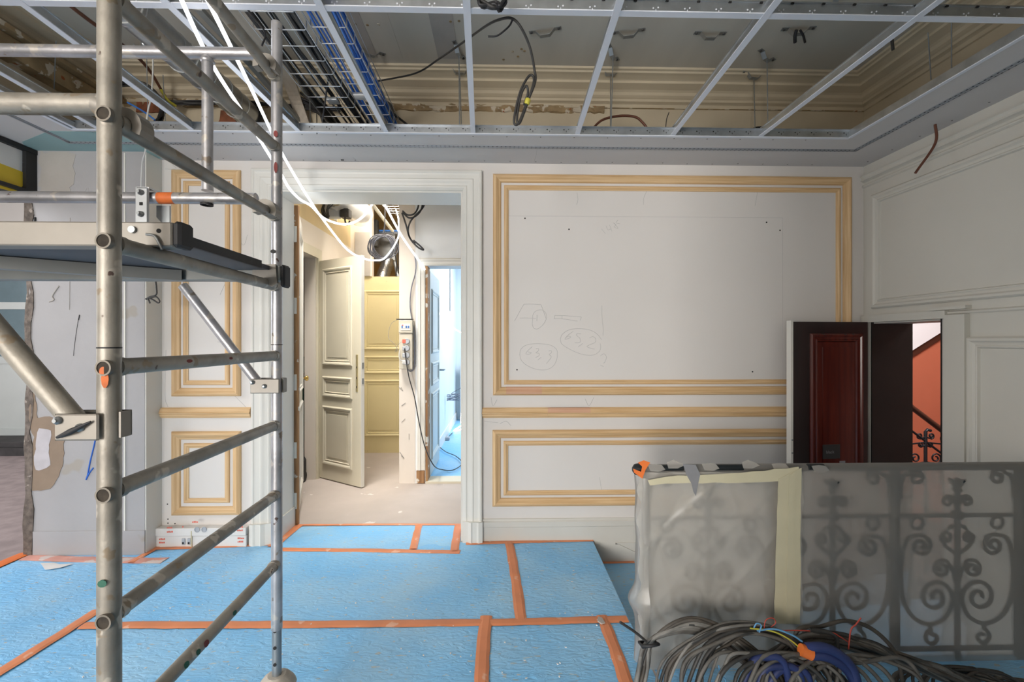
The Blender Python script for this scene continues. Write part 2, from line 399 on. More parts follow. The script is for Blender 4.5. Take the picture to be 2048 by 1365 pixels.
def jag(poly, amp, step, seed=0):
    """ragged version of a polygon"""
    rnd = random.Random(seed); out = []; n = len(poly)
    for i in range(n):
        a, b = Vector(poly[i]), Vector(poly[(i + 1) % n]); m = max(1, int((b - a).length / step))
        for k in range(m):
            p = a.lerp(b, k / m)
            out.append(p + Vector((rnd.uniform(-amp, amp), 0, rnd.uniform(-amp, amp))))
    return out

# ================================================================== THE SETTING
YW, YB = 3.41, 3.72             # back wall: room face, corridor face
XR = 2.773                       # right wall face
ZS = 2.832                      # underside of the new plasterboard band and of the grid
ZC = 3.42                       # old ceiling
DX0, DX1, DZ = -1.682, -0.2855, 2.62   # doorway
PX0, PX1, PY = -3.32, -2.50, 3.26    # stripped pier on the left

m = MB().box(-3.34, 0.68, -6.6, YB, -.2, 0).box(0.68, 3.05, -6.6, 2.13, -.2, 0)
struct('floor', m, 'concrete_floor', 'bare room floor beneath the blue protection sheets', 'floor')
m = MB().box(-9.0, -3.34, -3.5, 6.1, -.2, -0.004)
struct('floor_side_room', m, 'dusty_floor', 'dusty pinkish grey floor of the room left of the stripped pier', 'floor')
m = MB().box(-3.3, 1.6, YB, 6.2, -.2, 0.0)
struct('floor_corridor', m, 'concrete_floor', 'bare beige concrete floor of the corridor behind the doorway', 'floor')
m = MB().box(-.85, 1.6, 4.84, 9.0, -.2, .012)
# stairs going down beside the railing
st = thing('floor_stairs', 'steps going down from the platform towards the dark red door', 'stairs', (1.7, 2.8, -.64), kind='structure')
for k, (x0, x1, z) in enumerate(((.68, 1.0, -.16), (1.0, 1.32, -.32), (1.32, 3.5, -.48))):
    MB().box(x0, x1, 2.13, YW + (.0 if k < 2 else 0), -.64, z).build('tread', 'blue_film', st)

# back wall, built around the doorway
m = MB()
m.box(-3.3, PX1 - .1, YB, YB + .3, ZS, 3.5)
m.box(-2.62, DX0, YW, YB, -.64, 3.5).box(DX1, 3.085, YW, YB, -.64, 3.5).box(DX0, DX1, YW, YB, DZ, 3.5)
wall_back = struct('wall_back', m, 'board_white', 'white boarded back wall with pine panel mouldings and a doorway', 'wall')
LOC_back = LOC['wall_back']

# pine mouldings on the back wall
BIG = [(0, 0), (0, .012), (.008, .024), (.022, .03), (.032, .024), (.044, .016), (.056, .012), (.06, .006), (.062, 0)]
SML = [(0, 0), (0, .010), (.008, .016), (.018, .016), (.026, .010), (.034, .007), (.034, 0)]
def wz(v, u=1024): return Yp(u, v, YW).z
def wx(u): return Yp(u, 682, YW).x
trimn = [0]
def frame(x0, x1, z0, z1, prof, label, skip=(), y=YW):
    trimn[0] += 1
    t = thing('trim_%d' % trimn[0], label, 'moulding', ((x0 + x1) / 2, y, z0), kind='structure')
    N = (0, -1, 0)
    if 'top' not in skip: MB().sweep((x0, y, z1), (x1, y, z1), (1, 0, -1), (-1, 0, -1), N, prof).build('moulding', 'wood_x', t)
    if 'bottom' not in skip: MB().sweep((x0, y, z0), (x1, y, z0), (1, 0, 1), (-1, 0, 1), N, prof).build('moulding', 'wood_x', t)
    MB().sweep((x0, y, z0), (x0, y, z1), (1, 0, 1), (1, 0, -1), N, prof).build('moulding', 'wood_z', t)
    MB().sweep((x1, y, z0), (x1, y, z1), (-1, 0, 1), (-1, 0, -1), N, prof).build('moulding', 'wood_z', t)
    return t
ta = frame(wx(986), wx(1701), wz(791, 990), wz(349, 990), BIG, 'outer pine frame of the large upper wall panel')
frame(wx(1008), wx(1680), wz(769.5, 1010), wz(371.5, 1010), SML, 'thin inner pine frame of the large upper wall panel')
frame(wx(985), wx(1701), wz(1013, 990), wz(860.5, 990), BIG, 'outer pine frame of the long low panel under the chair rail')
frame(wx(1007), wx(1680), wz(991, 1010), wz(882.5, 1010), SML, 'thin inner pine frame of the long low panel')
frame(wx(345), wx(482.5), wz(793, 400), wz(341, 400), BIG, 'outer pine frame of the narrow upper panel left of the doorway')
frame(wx(368), wx(460), wz(770.5, 400), wz(363, 400), SML, 'thin inner pine frame of the narrow upper panel')
frame(wx(345), wx(483), wz(1030, 400), wz(863, 400), BIG, 'outer pine frame of the small low panel left of the doorway')
frame(wx(369), wx(460), wz(1006, 400), wz(887, 400), SML, 'thin inner pine frame of the small low panel')
MB().sweep((wx(1012), YW - .0005, wz(790.6, 990)), (wx(1083), YW - .0005, wz(790.6, 990)), (0, 0, 1), (0, 0, 1), (0, -1, 0), [(t, d + .0006) for t, d in BIG]).build('moulding', 'wood_pink', ta)
RAIL = [(0, 0), (0, .010), (.008, .014), (.012, .022), (.030, .024), (.034, .032), (.040, .034), (.046, .028), (.066, .022), (.072, .014), (.076, .012), (.076, 0)]
for (u0, u1, lab) in ((960.5, 1727, 'pine chair rail running right of the doorway'), (320, 503, 'short pine chair rail left of the doorway')):
    trimn[0] += 1
    zt = wz(836, (u0 + u1) / 2 if u0 < 900 else 990)
    t = thing('trim_%d' % trimn[0], lab, 'moulding', (wx(u0), YW, zt), kind='structure')
    x0, x1 = wx(u0), min(wx(u1), XR - .002)
    if u0 > 900:
        xm = wx(1095)
        MB().sweep((x0, YW, zt), (xm, YW, zt), (0, 0, 1), (0, 0, 1), (0, -1, 0), RAIL).build('moulding', 'wood_x', t)
        MB().sweep((xm + .001, YW, zt), (x1, YW, zt), (0, 0, 1), (0, 0, 1), (0, -1, 0), RAIL).build('moulding', 'wood_x', t)
        MB().sweep((xm + .0, YW - .0006, zt + .04), (wx(1180), YW - .0006, zt + .04), (0, 0, 1), (0, 0, 1), (0, -1, 0), [(0, 0), (0, .0335), (.006, .028), (.026, .0225), (.032, .0145), (.036, .0125), (.036, 0)]).build('moulding', 'wood_pink', t)
    else:
        MB().sweep((x0, YW, zt), (x1, YW, zt), (0, 0, 1), (0, 0, 1), (0, -1, 0), RAIL).build('moulding', 'wood_x', t)

# skirting right of the doorway, following the stairs down
trimn[0] += 1
sk = thing('baseboard_back', 'painted skirting board right of the doorway, running down along the stairs', 'baseboard', (1.0, YW, -.48), kind='structure')
zt = wz(1038, 1000); x0 = wx(962)
MB().sweep((x0, YW, .0), (XR, YW, .0), (0, 0, 1), (0, 0, 1), (0, -1, 0), [(0, 0), (0, .016), (zt - .06, .016), (zt - .055, .022), (zt - .02, .022), (zt - .012, .014), (zt, .010), (zt, 0)]).build('board', 'skirting', sk)
MB().prism([(.70, YW - .012, 0), (XR, YW - .012, 0), (XR, YW - .012, -.47), (1.33, YW - .012, -.47), (.70, YW - .012, -.155)], (0, .012, 0)).build('string_board', 'skirting', sk)
m = MB()
for a, b in (((.86, -.02), (1.5, -.02)), ((.86, -.02), (1.1, -.135)), ((1.1, -.135), (1.5, -.26))):
    m.obox((a[0], YW - .014, a[1]), (b[0], YW - .014, b[1]), .012, .010, up=(0, 0, 1))
m.build('panel_bead', 'skirting', sk)

# doorway casing
trimn[0] += 1
CAS = [(0, 0), (0, .030), (.006, .037), (.018, .038), (.026, .033), (.036, .031), (.062, .029), (.070, .033), (.080, .031), (.096, .025), (.112, .021), (.118, .024), (.128, .021), (.145, .010), (.148, 0)]
cs = thing('trim_%d' % trimn[0], 'wide painted casing around the doorway with plinth blocks', 'casing', ((DX0 + DX1) / 2, YW, 0), kind='structure')
W_ = .148; zt = DZ + W_; xl, xr = DX0 - W_, DX1 + W_
MB().sweep((xl, YW, 0.16), (xl, YW, zt), (1, 0, 0), (1, 0, -1), (0, -1, 0), CAS).build('casing_side', 'casing_paint', cs)
MB().sweep((xr, YW, 0.16), (xr, YW, zt), (-1, 0, 0), (-1, 0, -1), (0, -1, 0), CAS).build('casing_side', 'casing_paint', cs)
MB().sweep((xl, YW, zt), (xr, YW, zt), (1, 0, -1), (-1, 0, -1), (0, -1, 0), CAS).build('casing_head', 'casing_paint', cs)
PLI = [(0, 0), (0, .048), (.03, .056), (.045, .05), (.075, .05), (.085, .056), (.11, .04), (.15, .03), (.15, 0)]
MB().sweep((xl - .004, YW, 0), (xl - .004, YW, .16), (1, 0, 0), (1, 0, 0), (0, -1, 0), PLI).build('plinth_block', 'casing_paint', cs)
MB().sweep((xr + .004, YW, 0), (xr + .004, YW, .16), (-1, 0, 0), (-1, 0, 0), (0, -1, 0), PLI).build('plinth_block', 'casing_paint', cs)
# reveal lining
m = MB().box(DX0 - .0, DX0 + .012, YW + .002, YB, 0, DZ - .012)
m.build('reveal_lining', 'casing_paint', cs)
MB().box(DX0 + .012, DX0 + .022, YW + .03, YB, 0, .16).build('reveal_skirting', 'casing_paint', cs)
MB().box(DX1 - .012, DX1, YW + .002, YB, 0, DZ - .012).build('reveal_lining', 'casing_paint', cs)
MB().box(DX0, DX1, YW + .002, YB, DZ - .012, DZ).build('reveal_lining', 'casing_paint', cs)

# stripped pier on the left
m = MB().box(PX0 + .03, PX1, PY, YB + .3, 0, ZS + .03)
pier = struct('wall_left', m, 'pier_plaster', 'stripped plaster pier left of the panelled wall, edge broken away', 'wall')
def pierp(u, v, d=.0): return Yp(u, v, PY - d)
m = MB()
rnd = random.Random(3)
ys = 24
for side in range(1):
    cols = []
    for k in range(ys + 1):
        z = 2.60 * k / ys
        a = PX0 + rnd.uniform(-.012, .006); b = PX0 + .045 + rnd.uniform(-.012, .02)
        cols.append([(a, PY + .30, z), (a, PY - .002 + rnd.uniform(-.01, .01), z), (b, PY - .006, z), (b, PY + .05, z)])
    for k in range(ys):
        q = cols[k] + cols[k + 1]
        m.add(q, [(i, (i + 1) % 4, 4 + (i + 1) % 4, 4 + i) for i in range(4)])
m.build('broken_edge', 'broken_edge', pier)
C2 = 1 / 2.731
def pc(pts): return [pierp(x * C2, 640 + y * C2) for x, y in pts]
brown = pc([(158, 270), (190, 285), (197, 440), (205, 540), (240, 525), (300, 535), (320, 490), (372, 500), (372, 620), (350, 680), (345, 800), (320, 850), (310, 880), (280, 920), (230, 935), (180, 938), (165, 930), (170, 800), (185, 640), (165, 560)])
MB().prism(jag(brown, .006, .03, 4), (0, -.003, 0)).build('torn_board_face', 'torn_brown', pier)
wh = pc([(215, 595), (285, 605), (270, 680), (276, 790), (240, 820), (195, 822), (188, 770), (205, 640)])
MB().prism(jag(wh, .005, .025, 5), (0, -.0045, 0)).build('torn_paper', 'torn_white', pier)
sp = [pierp(*p) for p in ((80, 305), (150, 308), (148, 345), (140, 400), (80, 402))]
MB().prism(jag(sp, .016, .035, 6), (0, -.002, 0)).build('skim_patch', 'skim_patch', pier)
MB().box(PX1 - .14, PX1 - .13, PY - .006, PY, .1, 2.82).build('corner_bead', 'casing_paint', pier)
MB().box(PX0 + .06, PX1 + .004, PY - .008, PY, 0, .17).build('skirting_plaster', 'pier_plaster', pier)
MB().box(PX1, PX1 + .008, PY + .002, YW, 0, 2.83).build('corner_board', 'casing_paint', pier)
# marks drawn on the pier
def stroke(pts, parent, material, r, Y, name='drawn_line', sub=5):
    MB().tube(smooth_path([Yp(u, v, Y) for u, v in pts], sub), r, 4).build(name, material, parent)
stroke([(193, 866), (188, 892), (180, 925), (175, 952), (172, 960)], pier, 'ink_blue', .0055, PY - .001, 'drawn_arrow')
stroke([(172, 960), (180, 945), (187, 936), (176, 950), (172, 960)], pier, 'ink_blue', .005, PY - .001, 'drawn_arrow')
stroke([(158, 632), (154, 655), (149, 690), (147, 712)], pier, 'ink_black', .0016, PY - .001)
stroke([(159, 630), (157, 640)], pier, 'ink_black', .004, PY - .001)
stroke([(118, 572), (105, 592), (108, 600), (98, 604)], pier, 'skim_patch', .005, PY - .001)
stroke([(174, 400), (170, 385), (176, 376), (178, 395), (174, 400)], pier, 'pencil', .0012, PY - .001)
stroke([(140, 436), (140, 510), (139, 620)], pier, 'skim_patch', .0015, PY - .001)
stroke([(70, 435), (70, 450)], pier, 'ink_black', .009, PY - .001)

# pencil marks and nail holes on the back wall
def wall_stroke(pts, r=.0011, material='pencil'): stroke(pts, wall_back, material, r, YW - .0004, 'pencil_mark')
K = 280 / 1737.0
def pk(pts): return [(1000 + x * K, 560 + y * K) for x, y in pts]
for pts in ([(750, 740), (770, 680), (850, 625), (960, 606), (1100, 620), (1200, 670), (1262, 745)],
            [(750, 740), (770, 800), (880, 870), (1020, 925), (1150, 935), (1230, 890), (1250, 830), (1240, 790)],
            [(910, 640), (840, 690), (805, 735), (830, 735), (880, 712), (850, 700), (815, 718)],
            [(1005, 672), (960, 668), (950, 690), (990, 725), (1000, 765), (970, 782), (930, 780)],
            [(1028, 790), (970, 832)],
            [(1110, 722), (1150, 705), (1185, 730), (1180, 775), (1120, 805), (1078, 828), (1110, 845), (1175, 862)],
            [(245, 930), (260, 860), (330, 810), (450, 793), (600, 805), (690, 850), (712, 910), (700, 1000), (650, 1080), (560, 1118), (440, 1108), (330, 1060), (265, 1000), (245, 930)],
            [(400, 830), (340, 885), (322, 920), (360, 925), (388, 905), (350, 895)],
            [(445, 858), (475, 855), (478, 880), (445, 905), (485, 915), (480, 945), (440, 965)],
            [(512, 962), (468, 995)],
            [(605, 885), (635, 880), (638, 905), (610, 928), (632, 945), (628, 975), (575, 1040)],
            [(180, 512), (230, 420), (295, 303)], [(295, 303), (400, 302), (510, 310)], [(510, 310), (570, 480)],
            [(245, 474), (340, 473), (420, 478), (445, 480)], [(460, 437), (458, 512)],
            [(405, 500), (410, 430), (450, 385), (520, 375), (570, 420), (572, 490), (530, 560), (470, 608), (420, 600), (402, 550), (405, 500)],
            [(680, 440), (675, 482)], [(680, 442), (800, 445), (1010, 462)], [(668, 482), (780, 485), (960, 513)], [(770, 450), (770, 485)], [(1010, 462), (995, 505)],
            [(1264, 320), (1265, 450), (1280, 600), (1278, 695)],
            [(1245, 945), (1290, 918), (1320, 960), (1300, 1020), (1282, 1035)], [(1245, 1060), (1285, 1078)]):
    wall_stroke(pk(pts))
for pts in ([(1203, 458), (1211, 468)], [(1212, 452), (1216, 460), (1222, 458)], [(1219, 450), (1224, 463)], [(1226, 446), (1232, 450), (1228, 454), (1236, 457), (1228, 446)],
            [(1236, 440), (1232, 446), (1240, 448)], [(1154, 385), (1156, 400), (1153, 410)], [(1294, 382), (1288, 395), (1287, 410)], [(1515, 385), (1510, 412)],
            [(1170, 798), (1178, 812), (1188, 795)], [(982, 795), (986, 812), (994, 800)], [(1199, 955), (1203, 980)], [(968, 843), (996, 846)], [(1000, 848), (1012, 843), (1022, 852)]):
    wall_stroke(pts)
wall_stroke([(1016, 432), (1300, 434), (1565, 436)], .0008); wall_stroke([(1565, 436), (1566, 760)], .0007)
for pts in ([(345, 330), (352, 338), (330, 338)], [(495, 470), (488, 490), (478, 482)], [(440, 590), (452, 560), (440, 555)], [(435, 684), (446, 685)], [(470, 793), (495, 818)], [(332, 700), (330, 790), (336, 815)]):
    wall_stroke(pts)
m = MB()
for u, v in ((1050, 437), (1138, 459), (1533, 445), (1560, 461), (1034, 740), (1505, 744)):
    m.disc(Yp(u, v, YW - .0002), (0, -1, 0), .006, .0012, 8)
m.build('nail_holes', 'hole_dark', wall_back)
m = MB()
for u, v in ((335, 1009), (336, 1039), (336, 1047), (350, 1048)):
    m.disc(Yp(u, v, YW - .0002), (0, -1, 0), .005, .0012, 8)
m.build('nail_holes', 'hole_dark', wall_back)
m = MB()
m.prism(jag([Yp(u, v, YW - .001) for u, v in ((297, 303), (318, 312), (322, 318), (305, 314))], .003, .02, 2), (0, -.004, 0))
m.build('plaster_hole', 'hole_dark', wall_back)

# right wall with the door opening
RY0, RY1, RZ = 2.79, 3.35, 1.64
m = MB().box(XR, 3.085, -.62, RY0, -.64, 3.5).box(XR, 3.085, RY1, YB, -.64, 3.5).box(XR, 3.085, RY0, RY1, RZ, 3.5)
wr = struct('wall_right', m, 'old_paint', 'right wall with old painted panelling and a narrow door opening', 'wall')
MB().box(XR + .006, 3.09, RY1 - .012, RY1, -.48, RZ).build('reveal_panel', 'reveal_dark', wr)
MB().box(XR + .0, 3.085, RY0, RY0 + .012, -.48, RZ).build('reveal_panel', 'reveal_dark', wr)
MB().box(XR + .02, 3.085, RY0, RY1, RZ - .01, RZ).build('reveal_panel', 'old_paint', wr)
# near jamb post, header rail
xa = XR - .035
p0 = Xp(1887, 640, xa); p1 = Xp(1915, 640, xa)
MB().box(xa - .0, XR, p1.y - .04, p0.y, -.48, 1.66).build('door_post', 'old_paint', wr)
MB().box(XR - .030, XR, p0.y - .002, RY1 + .05, 1.64, 1.69).build('door_head', 'old_paint', wr)
MB().box(XR - .040, XR, p1.y - .05, p0.y + .1, 1.692, 1.712).build('head_moulding', 'old_paint', wr)
def rsweep(u0, v0, Y1, prof, down=True, x=XR):
    """horizontal moulding on the right wall from the picture point (u0, v0) towards the camera"""
    p = Xp(u0, v0, x); return MB().sweep((x, p.y, p.z), (x, Y1, p.z), (0, 0, -1 if down else 1), (0, 0, -1 if down else 1), (-1, 0, 0), prof)
BED = [(0, 0), (0, .022), (.012, .026), (.022, .018), (.032, .016), (.036, .024), (.044, .024), (.05, .010), (.056, 0)]
THIN = [(0, 0), (0, .010), (.006, .014), (.014, .014), (.02, .006), (.022, 0)]
pz = lambda v, u: Xp(u, v, XR).z
z1 = pz(352, 1728); z0 = pz(391, 1748)
MB().sweep((XR, YW, z1), (XR, .6, z1), (0, 0, -1), (0, 0, -1), (-1, 0, 0), BED).build('frieze_moulding', 'old_paint', wr)
MB().sweep((XR, YW, z1 - .075), (XR, .6, z1 - .075), (0, 0, -1), (0, 0, -1), (-1, 0, 0), THIN).build('frieze_moulding', 'old_paint', wr)
def rframe(ya, yb, za, zb, prof, skip=()):
    N = (-1, 0, 0)
    MB().sweep((XR, ya, zb), (XR, yb, zb), (0, -1, -1), (0, 1, -1), N, prof).build('panel_moulding', 'old_paint', wr)
    if 'bottom' not in skip: MB().sweep((XR, ya, za), (XR, yb, za), (0, -1, 1), (0, 1, 1), N, prof).build('panel_moulding', 'old_paint', wr)
    MB().sweep((XR, ya, za), (XR, ya, zb), (0, -1, 1), (0, -1, -1), N, prof).build('panel_moulding', 'old_paint', wr)
    MB().sweep((XR, yb, za), (XR, yb, zb), (0, 1, 1), (0, 1, -1), N, prof).build('panel_moulding', 'old_paint', wr)
PAN = [(0, 0), (0, .012), (.010, .024), (.024, .024), (.034, .014), (.048, .010), (.056, .016), (.062, .014), (.066, .004), (.068, 0)]
a = Xp(1746, 391, XR); b = Xp(1748, 618, XR)
rframe(a.y, .7, b.z, a.z, PAN)
MB().sweep((XR, YW, b.z - .075), (XR, .6, b.z - .075), (0, 0, 1), (0, 0, 1), (-1, 0, 0), THIN).build('chair_rail', 'old_paint', wr)
a = Xp(1937, 674, XR)
rframe(a.y, .8, .1, a.z, PAN)

# rear of the room: wall behind the camera, room beyond it with its window
m = MB().box(0.05, XR, -.62, -.5, 0, 3.5)  # unseen wall placed so its edge cuts the shadow line on the back wall
m.box(-3.34, 3.0, -6.75, -6.6, 0, .5).box(-3.34, 3.0, -6.75, -6.6, 2.9, 3.5).box(-3.34, -3.3, -6.75, -6.6, .5, 2.9).box(-1.85, 3.0, -6.75, -6.6, .5, 2.9)
m.box(XR, 3.085, -6.6, -.62, 0, 3.5)
struct('wall_rear', m, 'wall_paint', 'unseen wall placed for the shadow edge, and window wall, behind the viewer', 'wall')
m = MB().box(-3.46, -3.34, -6.6, 0.9, 0, 3.5)
m = MB().box(-3.46, -3.34, -6.6, -3.9, 0, 3.5).box(-3.46, -3.34, -2.5, 0.9, 0, 3.5).box(-3.46, -3.34, -3.9, -2.5, 0, .6).box(-3.46, -3.34, -3.9, -2.5, 2.8, 3.5)  # unseen wall drawn forward to hold back light from the left room
struct('wall_left_rear', m, 'wall_paint', 'unseen left wall behind the viewer, extended to limit the side light', 'wall')

# old ceiling with its cornice
m = MB().box(-3.4, 3.0, -6.7, YB, ZC, ZC + .1)
ce = struct('ceiling', m, 'plenum_ceiling', 'old stained ceiling above the open grid', 'ceiling')
CO = [(0, 3.245), (.018, 3.25), (.02, 3.275), (.03, 3.28), (.045, 3.285), (.05, 3.30), (.06, 3.305), (.075, 3.315), (.085, 3.332), (.1, 3.342), (.13, 3.352), (.155, 3.36), (.158, 3.375), (.168, 3.38), (.20, 3.39), (.222, 3.394), (.228, 3.404), (.245, 3.408), (.25, 3.42)]
XL = -2.87
def corn(name, A, B, nA, nB, down):
    m = MB(); k = len(CO); vs = [Vector((A[0] + nA[0] * d, A[1] + nA[1] * d, z)) for d, z in CO] + [Vector((B[0] + nB[0] * d, B[1] + nB[1] * d, z)) for d, z in CO]
    m.add(vs, [(i, i + 1, k + i + 1, k + i) for i in range(k - 1)]); m.build(name, 'plenum_paint', ce)
corn('cornice', (XL, YW), (XR, YW), (1, -1), (-1, -1), 0)
corn('cornice', (XR, YW), (XR, -.5), (-1, -1), (-1, 0), 0)
corn('cornice', (XL, YW), (XL, -.5), (1, -1), (1, 0), 0)
# upper faces of the walls above the new band are old cream paint
m = MB().box(XL, XR, YW - .006, YW, ZS + .03, 3.25)
up = m.build('upper_wall_face', 'plenum_paint', ce)
MB().box(XR - .006, XR, -.5, YW, ZS + .03, 3.25).build('upper_wall_face', 'plenum_paint', ce)
MB().box(XL - .3, XL, -3.0, YW, ZS + .03, ZC).build('upper_wall_face', 'plenum_paint', ce)
MB().box(XL, XL + .09, -.5, YW - .01, 3.12, 3.23).build('old_timber', 'plenum_brown', ce)
MB().box(XL, XL + .14, -.5, YW - .01, 3.235, 3.262).build('old_timber', 'plenum_brown', ce)
# broken strip where a moulding was torn off
def ystrip(u0, u1, va, vb, name, material, d, seed, n=46):
    rnd = random.Random(seed); m = MB(); a = Yp(u0, va, YW); b = Yp(u1, vb, YW); zt, zb = a.z, Yp(u0, vb, YW).z
    rows = []
    for i in range(n + 1):
        x = a.x + (b.x - a.x) * i / n; j = lambda s: rnd.uniform(-s, s)
        rows.append([(x, YW - .004, zt + j(.006)), (x, YW - d + j(.008), zt - .006 + j(.006)), (x, YW - d * .6 + j(.008), (zt + zb) / 2 + j(.008)), (x, YW - d * .8 + j(.006), zb + .008 + j(.008)), (x, YW - .004, zb + j(.01))])
    for i in range(n):
        for k in range(4): m.add([rows[i][k], rows[i + 1][k], rows[i + 1][k + 1], rows[i][k + 1]], [(0, 1, 2, 3)])
    m.build(name, material, ce)
ystrip(770, 1208, 208, 223, 'torn_strip', 'plenum_brown', .022, 5)
ystrip(250, 640, 196, 214, 'torn_strip', 'plenum_brown', .022, 8, 40)
MB().box(Yp(1208, 210, YW).x, XR, YW - .02, YW, Yp(1300, 219, YW).z, 3.25).build('cornice_frieze', 'plenum_paint', ce)
MB().box(Yp(1208, 210, YW).x, XR, YW - .021, YW, Yp(1300, 219.7, YW).z, Yp(1300, 219, YW).z).build('frieze_crack', 'plenum_brown', ce)
for (u, v) in ((463, 236), (300, 208)):
    p = Yp(u, v, YW - .012)
    MB().prism(jag([p + Vector(q) for q in ((-.1, 0, -.06), (.08, 0, -.06), (.09, 0, -.02), (.0, 0, .05), (-.08, 0, .055))], .01, .03, int(u)), (0, -.006, 0)).build('exposed_brick', 'rust_brick', ce)
# streaks of light and shade on the old ceiling, laid on as coloured strips
for (u, w_) in ((700, .05), (760, .04), (880, .07)):
    p = Zp(u, 25, ZC - .001)
    MB().box(p.x - w_, p.x + w_, .3, 3.1, ZC - .0015, ZC).build('light_streak', 'plenum_ceiling' if u == 760 else 'skim_patch', ce)
m = MB()
for u, v in ((710, 48), (735, 50), (757, 49), (901, 43), (918, 42), (940, 43), (1025, 103), (1043, 98), (1036, 113), (1007, 119), (1245, 23), (1049, 102)):
    p = Zp(u, v, ZC - .0015); m.disc(p, (0, 0, -1), .009, .002, 7)
m.build('fixing_holes', 'plenum_brown', ce)

# new plasterboard band round the grid opening
GX0, GX1, GY = -2.687, 2.274, 2.92
sf = thing('ceiling_band', 'white plasterboard band around the open ceiling grid', 'ceiling', (0, 3.1, ZS), kind='structure')
xe = -3.36
MB().box(xe, XR, GY, YW, ZS, ZS + .013).build('board', 'soffit_board', sf)
MB().box(GX1, XR, -.5, GY, ZS, ZS + .013).build('board', 'soffit_board', sf)
MB().box(xe, GX0, -.5, GY, ZS, ZS + .013).build('board', 'soffit_board', sf)
teal = [Zp(u, v, ZS - .001) for u, v in ((97, 262.5), (205, 264), (330, 289), (388, 321.5))] + [Vector((PX0 + .02, PY - .0, ZS - .001)), Zp(44, 284, ZS - .001)]
MB().prism(teal, (0, 0, .0012)).build('green_board', 'teal_board', sf)
# paper joint lip on the inner edge, perforated bead, screws
m = MB().box(GX0 - .012, GX1 + .012, GY - .001, GY + .02, ZS - .004, ZS).box(GX1 - .001, GX1 + .02, -.5, GY, ZS - .004, ZS).box(GX0 - .02, GX0 + .001, -.5, GY, ZS - .004, ZS)
m.build('edge_lip', 'tbar_white', sf)
BY = 3.118; BX = 2.472; BXL = -2.885
for pts in (((BXL, BY), (BX, BY)), ((BX, BY), (BX, -.4)), ((BXL, BY), (BXL, -.4))):
    (x0, y0), (x1, y1) = pts
    if y0 == y1: MB().box(x0 - .018, x1 + .018, y0 - .016, y0 + .016, ZS - .004, ZS).box(x0, x1, y0 - .003, y0 + .003, ZS - .007, ZS).build('perforated_bead', 'bead_zinc', sf)
    else: MB().box(x0 - .016, x0 + .016, y1, y0, ZS - .004, ZS).box(x0 - .003, x0 + .003, y1, y0, ZS - .007, ZS).build('perforated_bead', 'bead_zinc', sf)
m = MB()
for k in range(180):
    x = BXL + .02 + k * (BX - BXL - .04) / 180
    for dy in (-.010, .010): m.box(x, x + .009, BY + dy - .003, BY + dy + .003, ZS - .0046, ZS - .004)
for k in range(110):
    y = BY - .03 - k * .03
    for dx in (-.010, .010): m.box(BX + dx - .003, BX + dx + .003, y, y + .009, ZS - .0046, ZS - .004)
m.build('bead_perforation', 'hole_dark', sf)
m = MB()
for k in range(26): m.disc((-2.4 + k * .19, YW - .035 + rnd.uniform(-.01, .01), ZS), (0, 0, -1), .005, .001, 7)
for k in range(22): m.disc((-2.6 + k * .22, GY + .045, ZS), (0, 0, -1), .0045, .001, 7)
for k in range(14): m.disc((XR - .05, YW - .1 - k * .21, ZS), (0, 0, -1), .005, .001, 7)
m.build('screws', 'screw_dark', sf)
m = MB()
m.tube(smooth_path([Zp(u, v, ZS - .0005) for u, v in ((1074, 299), (1072, 311), (1068, 324))], 4), .0009, 4)
m.tube(smooth_path([Zp(u, v, ZS - .0005) for u, v in ((706, 315), (712, 320), (718, 324))], 4), .0009, 4)
m.build('pencil_mark', 'pencil', sf)
# galvanised edge channel above the band
m = MB().box(GX0, GX1, GY - .001, GY + .003, ZS + .001, ZS + .045).box(GX0, GX1, GY - .018, GY, ZS + .043, ZS + .046)
m.build('edge_channel', 'galvanised', sf)
MB().box(GX1 - .001, GX1 + .003, -.5, GY, ZS + .001, ZS + .045).build('edge_channel', 'galvanised', sf)
MB().box(GX0 - .003, GX0 + .001, -.5, GY, ZS + .001, ZS + .045).build('edge_channel', 'galvanised', sf)
m = MB()
for k in range(46):
    x = GX0 + .07 + k * .108
    if x < GX1 - .03:
        m.disc((x, GY - .001, ZS + .028), (0, -1, 0), .004, .001, 8); m.disc((x + .03, GY - .001, ZS + .03), (0, -1, 0), .0025, .001, 6); m.box(x + .014, x + .017, GY - .002, GY - .001, ZS + .012, ZS + .022)
m.build('channel_holes', 'hole_dark', sf)

# left opening: steel lintel beam above it
bx0, bx1 = -3.46, -3.25
zb0, zb1 = 2.515, 2.828
lb = thing('steel_beam', 'black steel lintel beam with yellow painted web above the left opening', 'beam', (-3.3, 2.2, zb0))
bxw, bxf = -3.262, -3.232
MB().box(bx0, bxf, -1.8, PY - .002, zb1 - .030, zb1).build('top_flange', 'beam_black', lb)
MB().box(bx0, bxf, -1.8, PY - .002, zb0, zb0 + .024).build('bottom_flange', 'beam_black', lb)
MB().box(bxw - .012, bxw, -1.8, PY - .002, zb0 + .024, zb1 - .030).build('web', 'plastic_white', lb)
MB().box(bxw, bxf - .004, PY - .075, PY - .002, zb0 + .024, zb1 - .030).build('end_stiffener', 'beam_black', lb)
yl = [Xp(u, v, bxw) for u, v in ((-70, 300), (0, 327), (57, 349), (57, 362), (30, 385), (0, 377), (-70, 352))]
MB().prism(yl, (.003, 0, 0)).build('painted_web', 'beam_yellow', lb)
MB().prism([Xp(u, v, bxw) for u, v in ((57, 362), (57, 400), (20, 392), (30, 385))], (.002, 0, 0)).build('web_black_patch', 'beam_black', lb)  # black piece on the web below the yellow paint

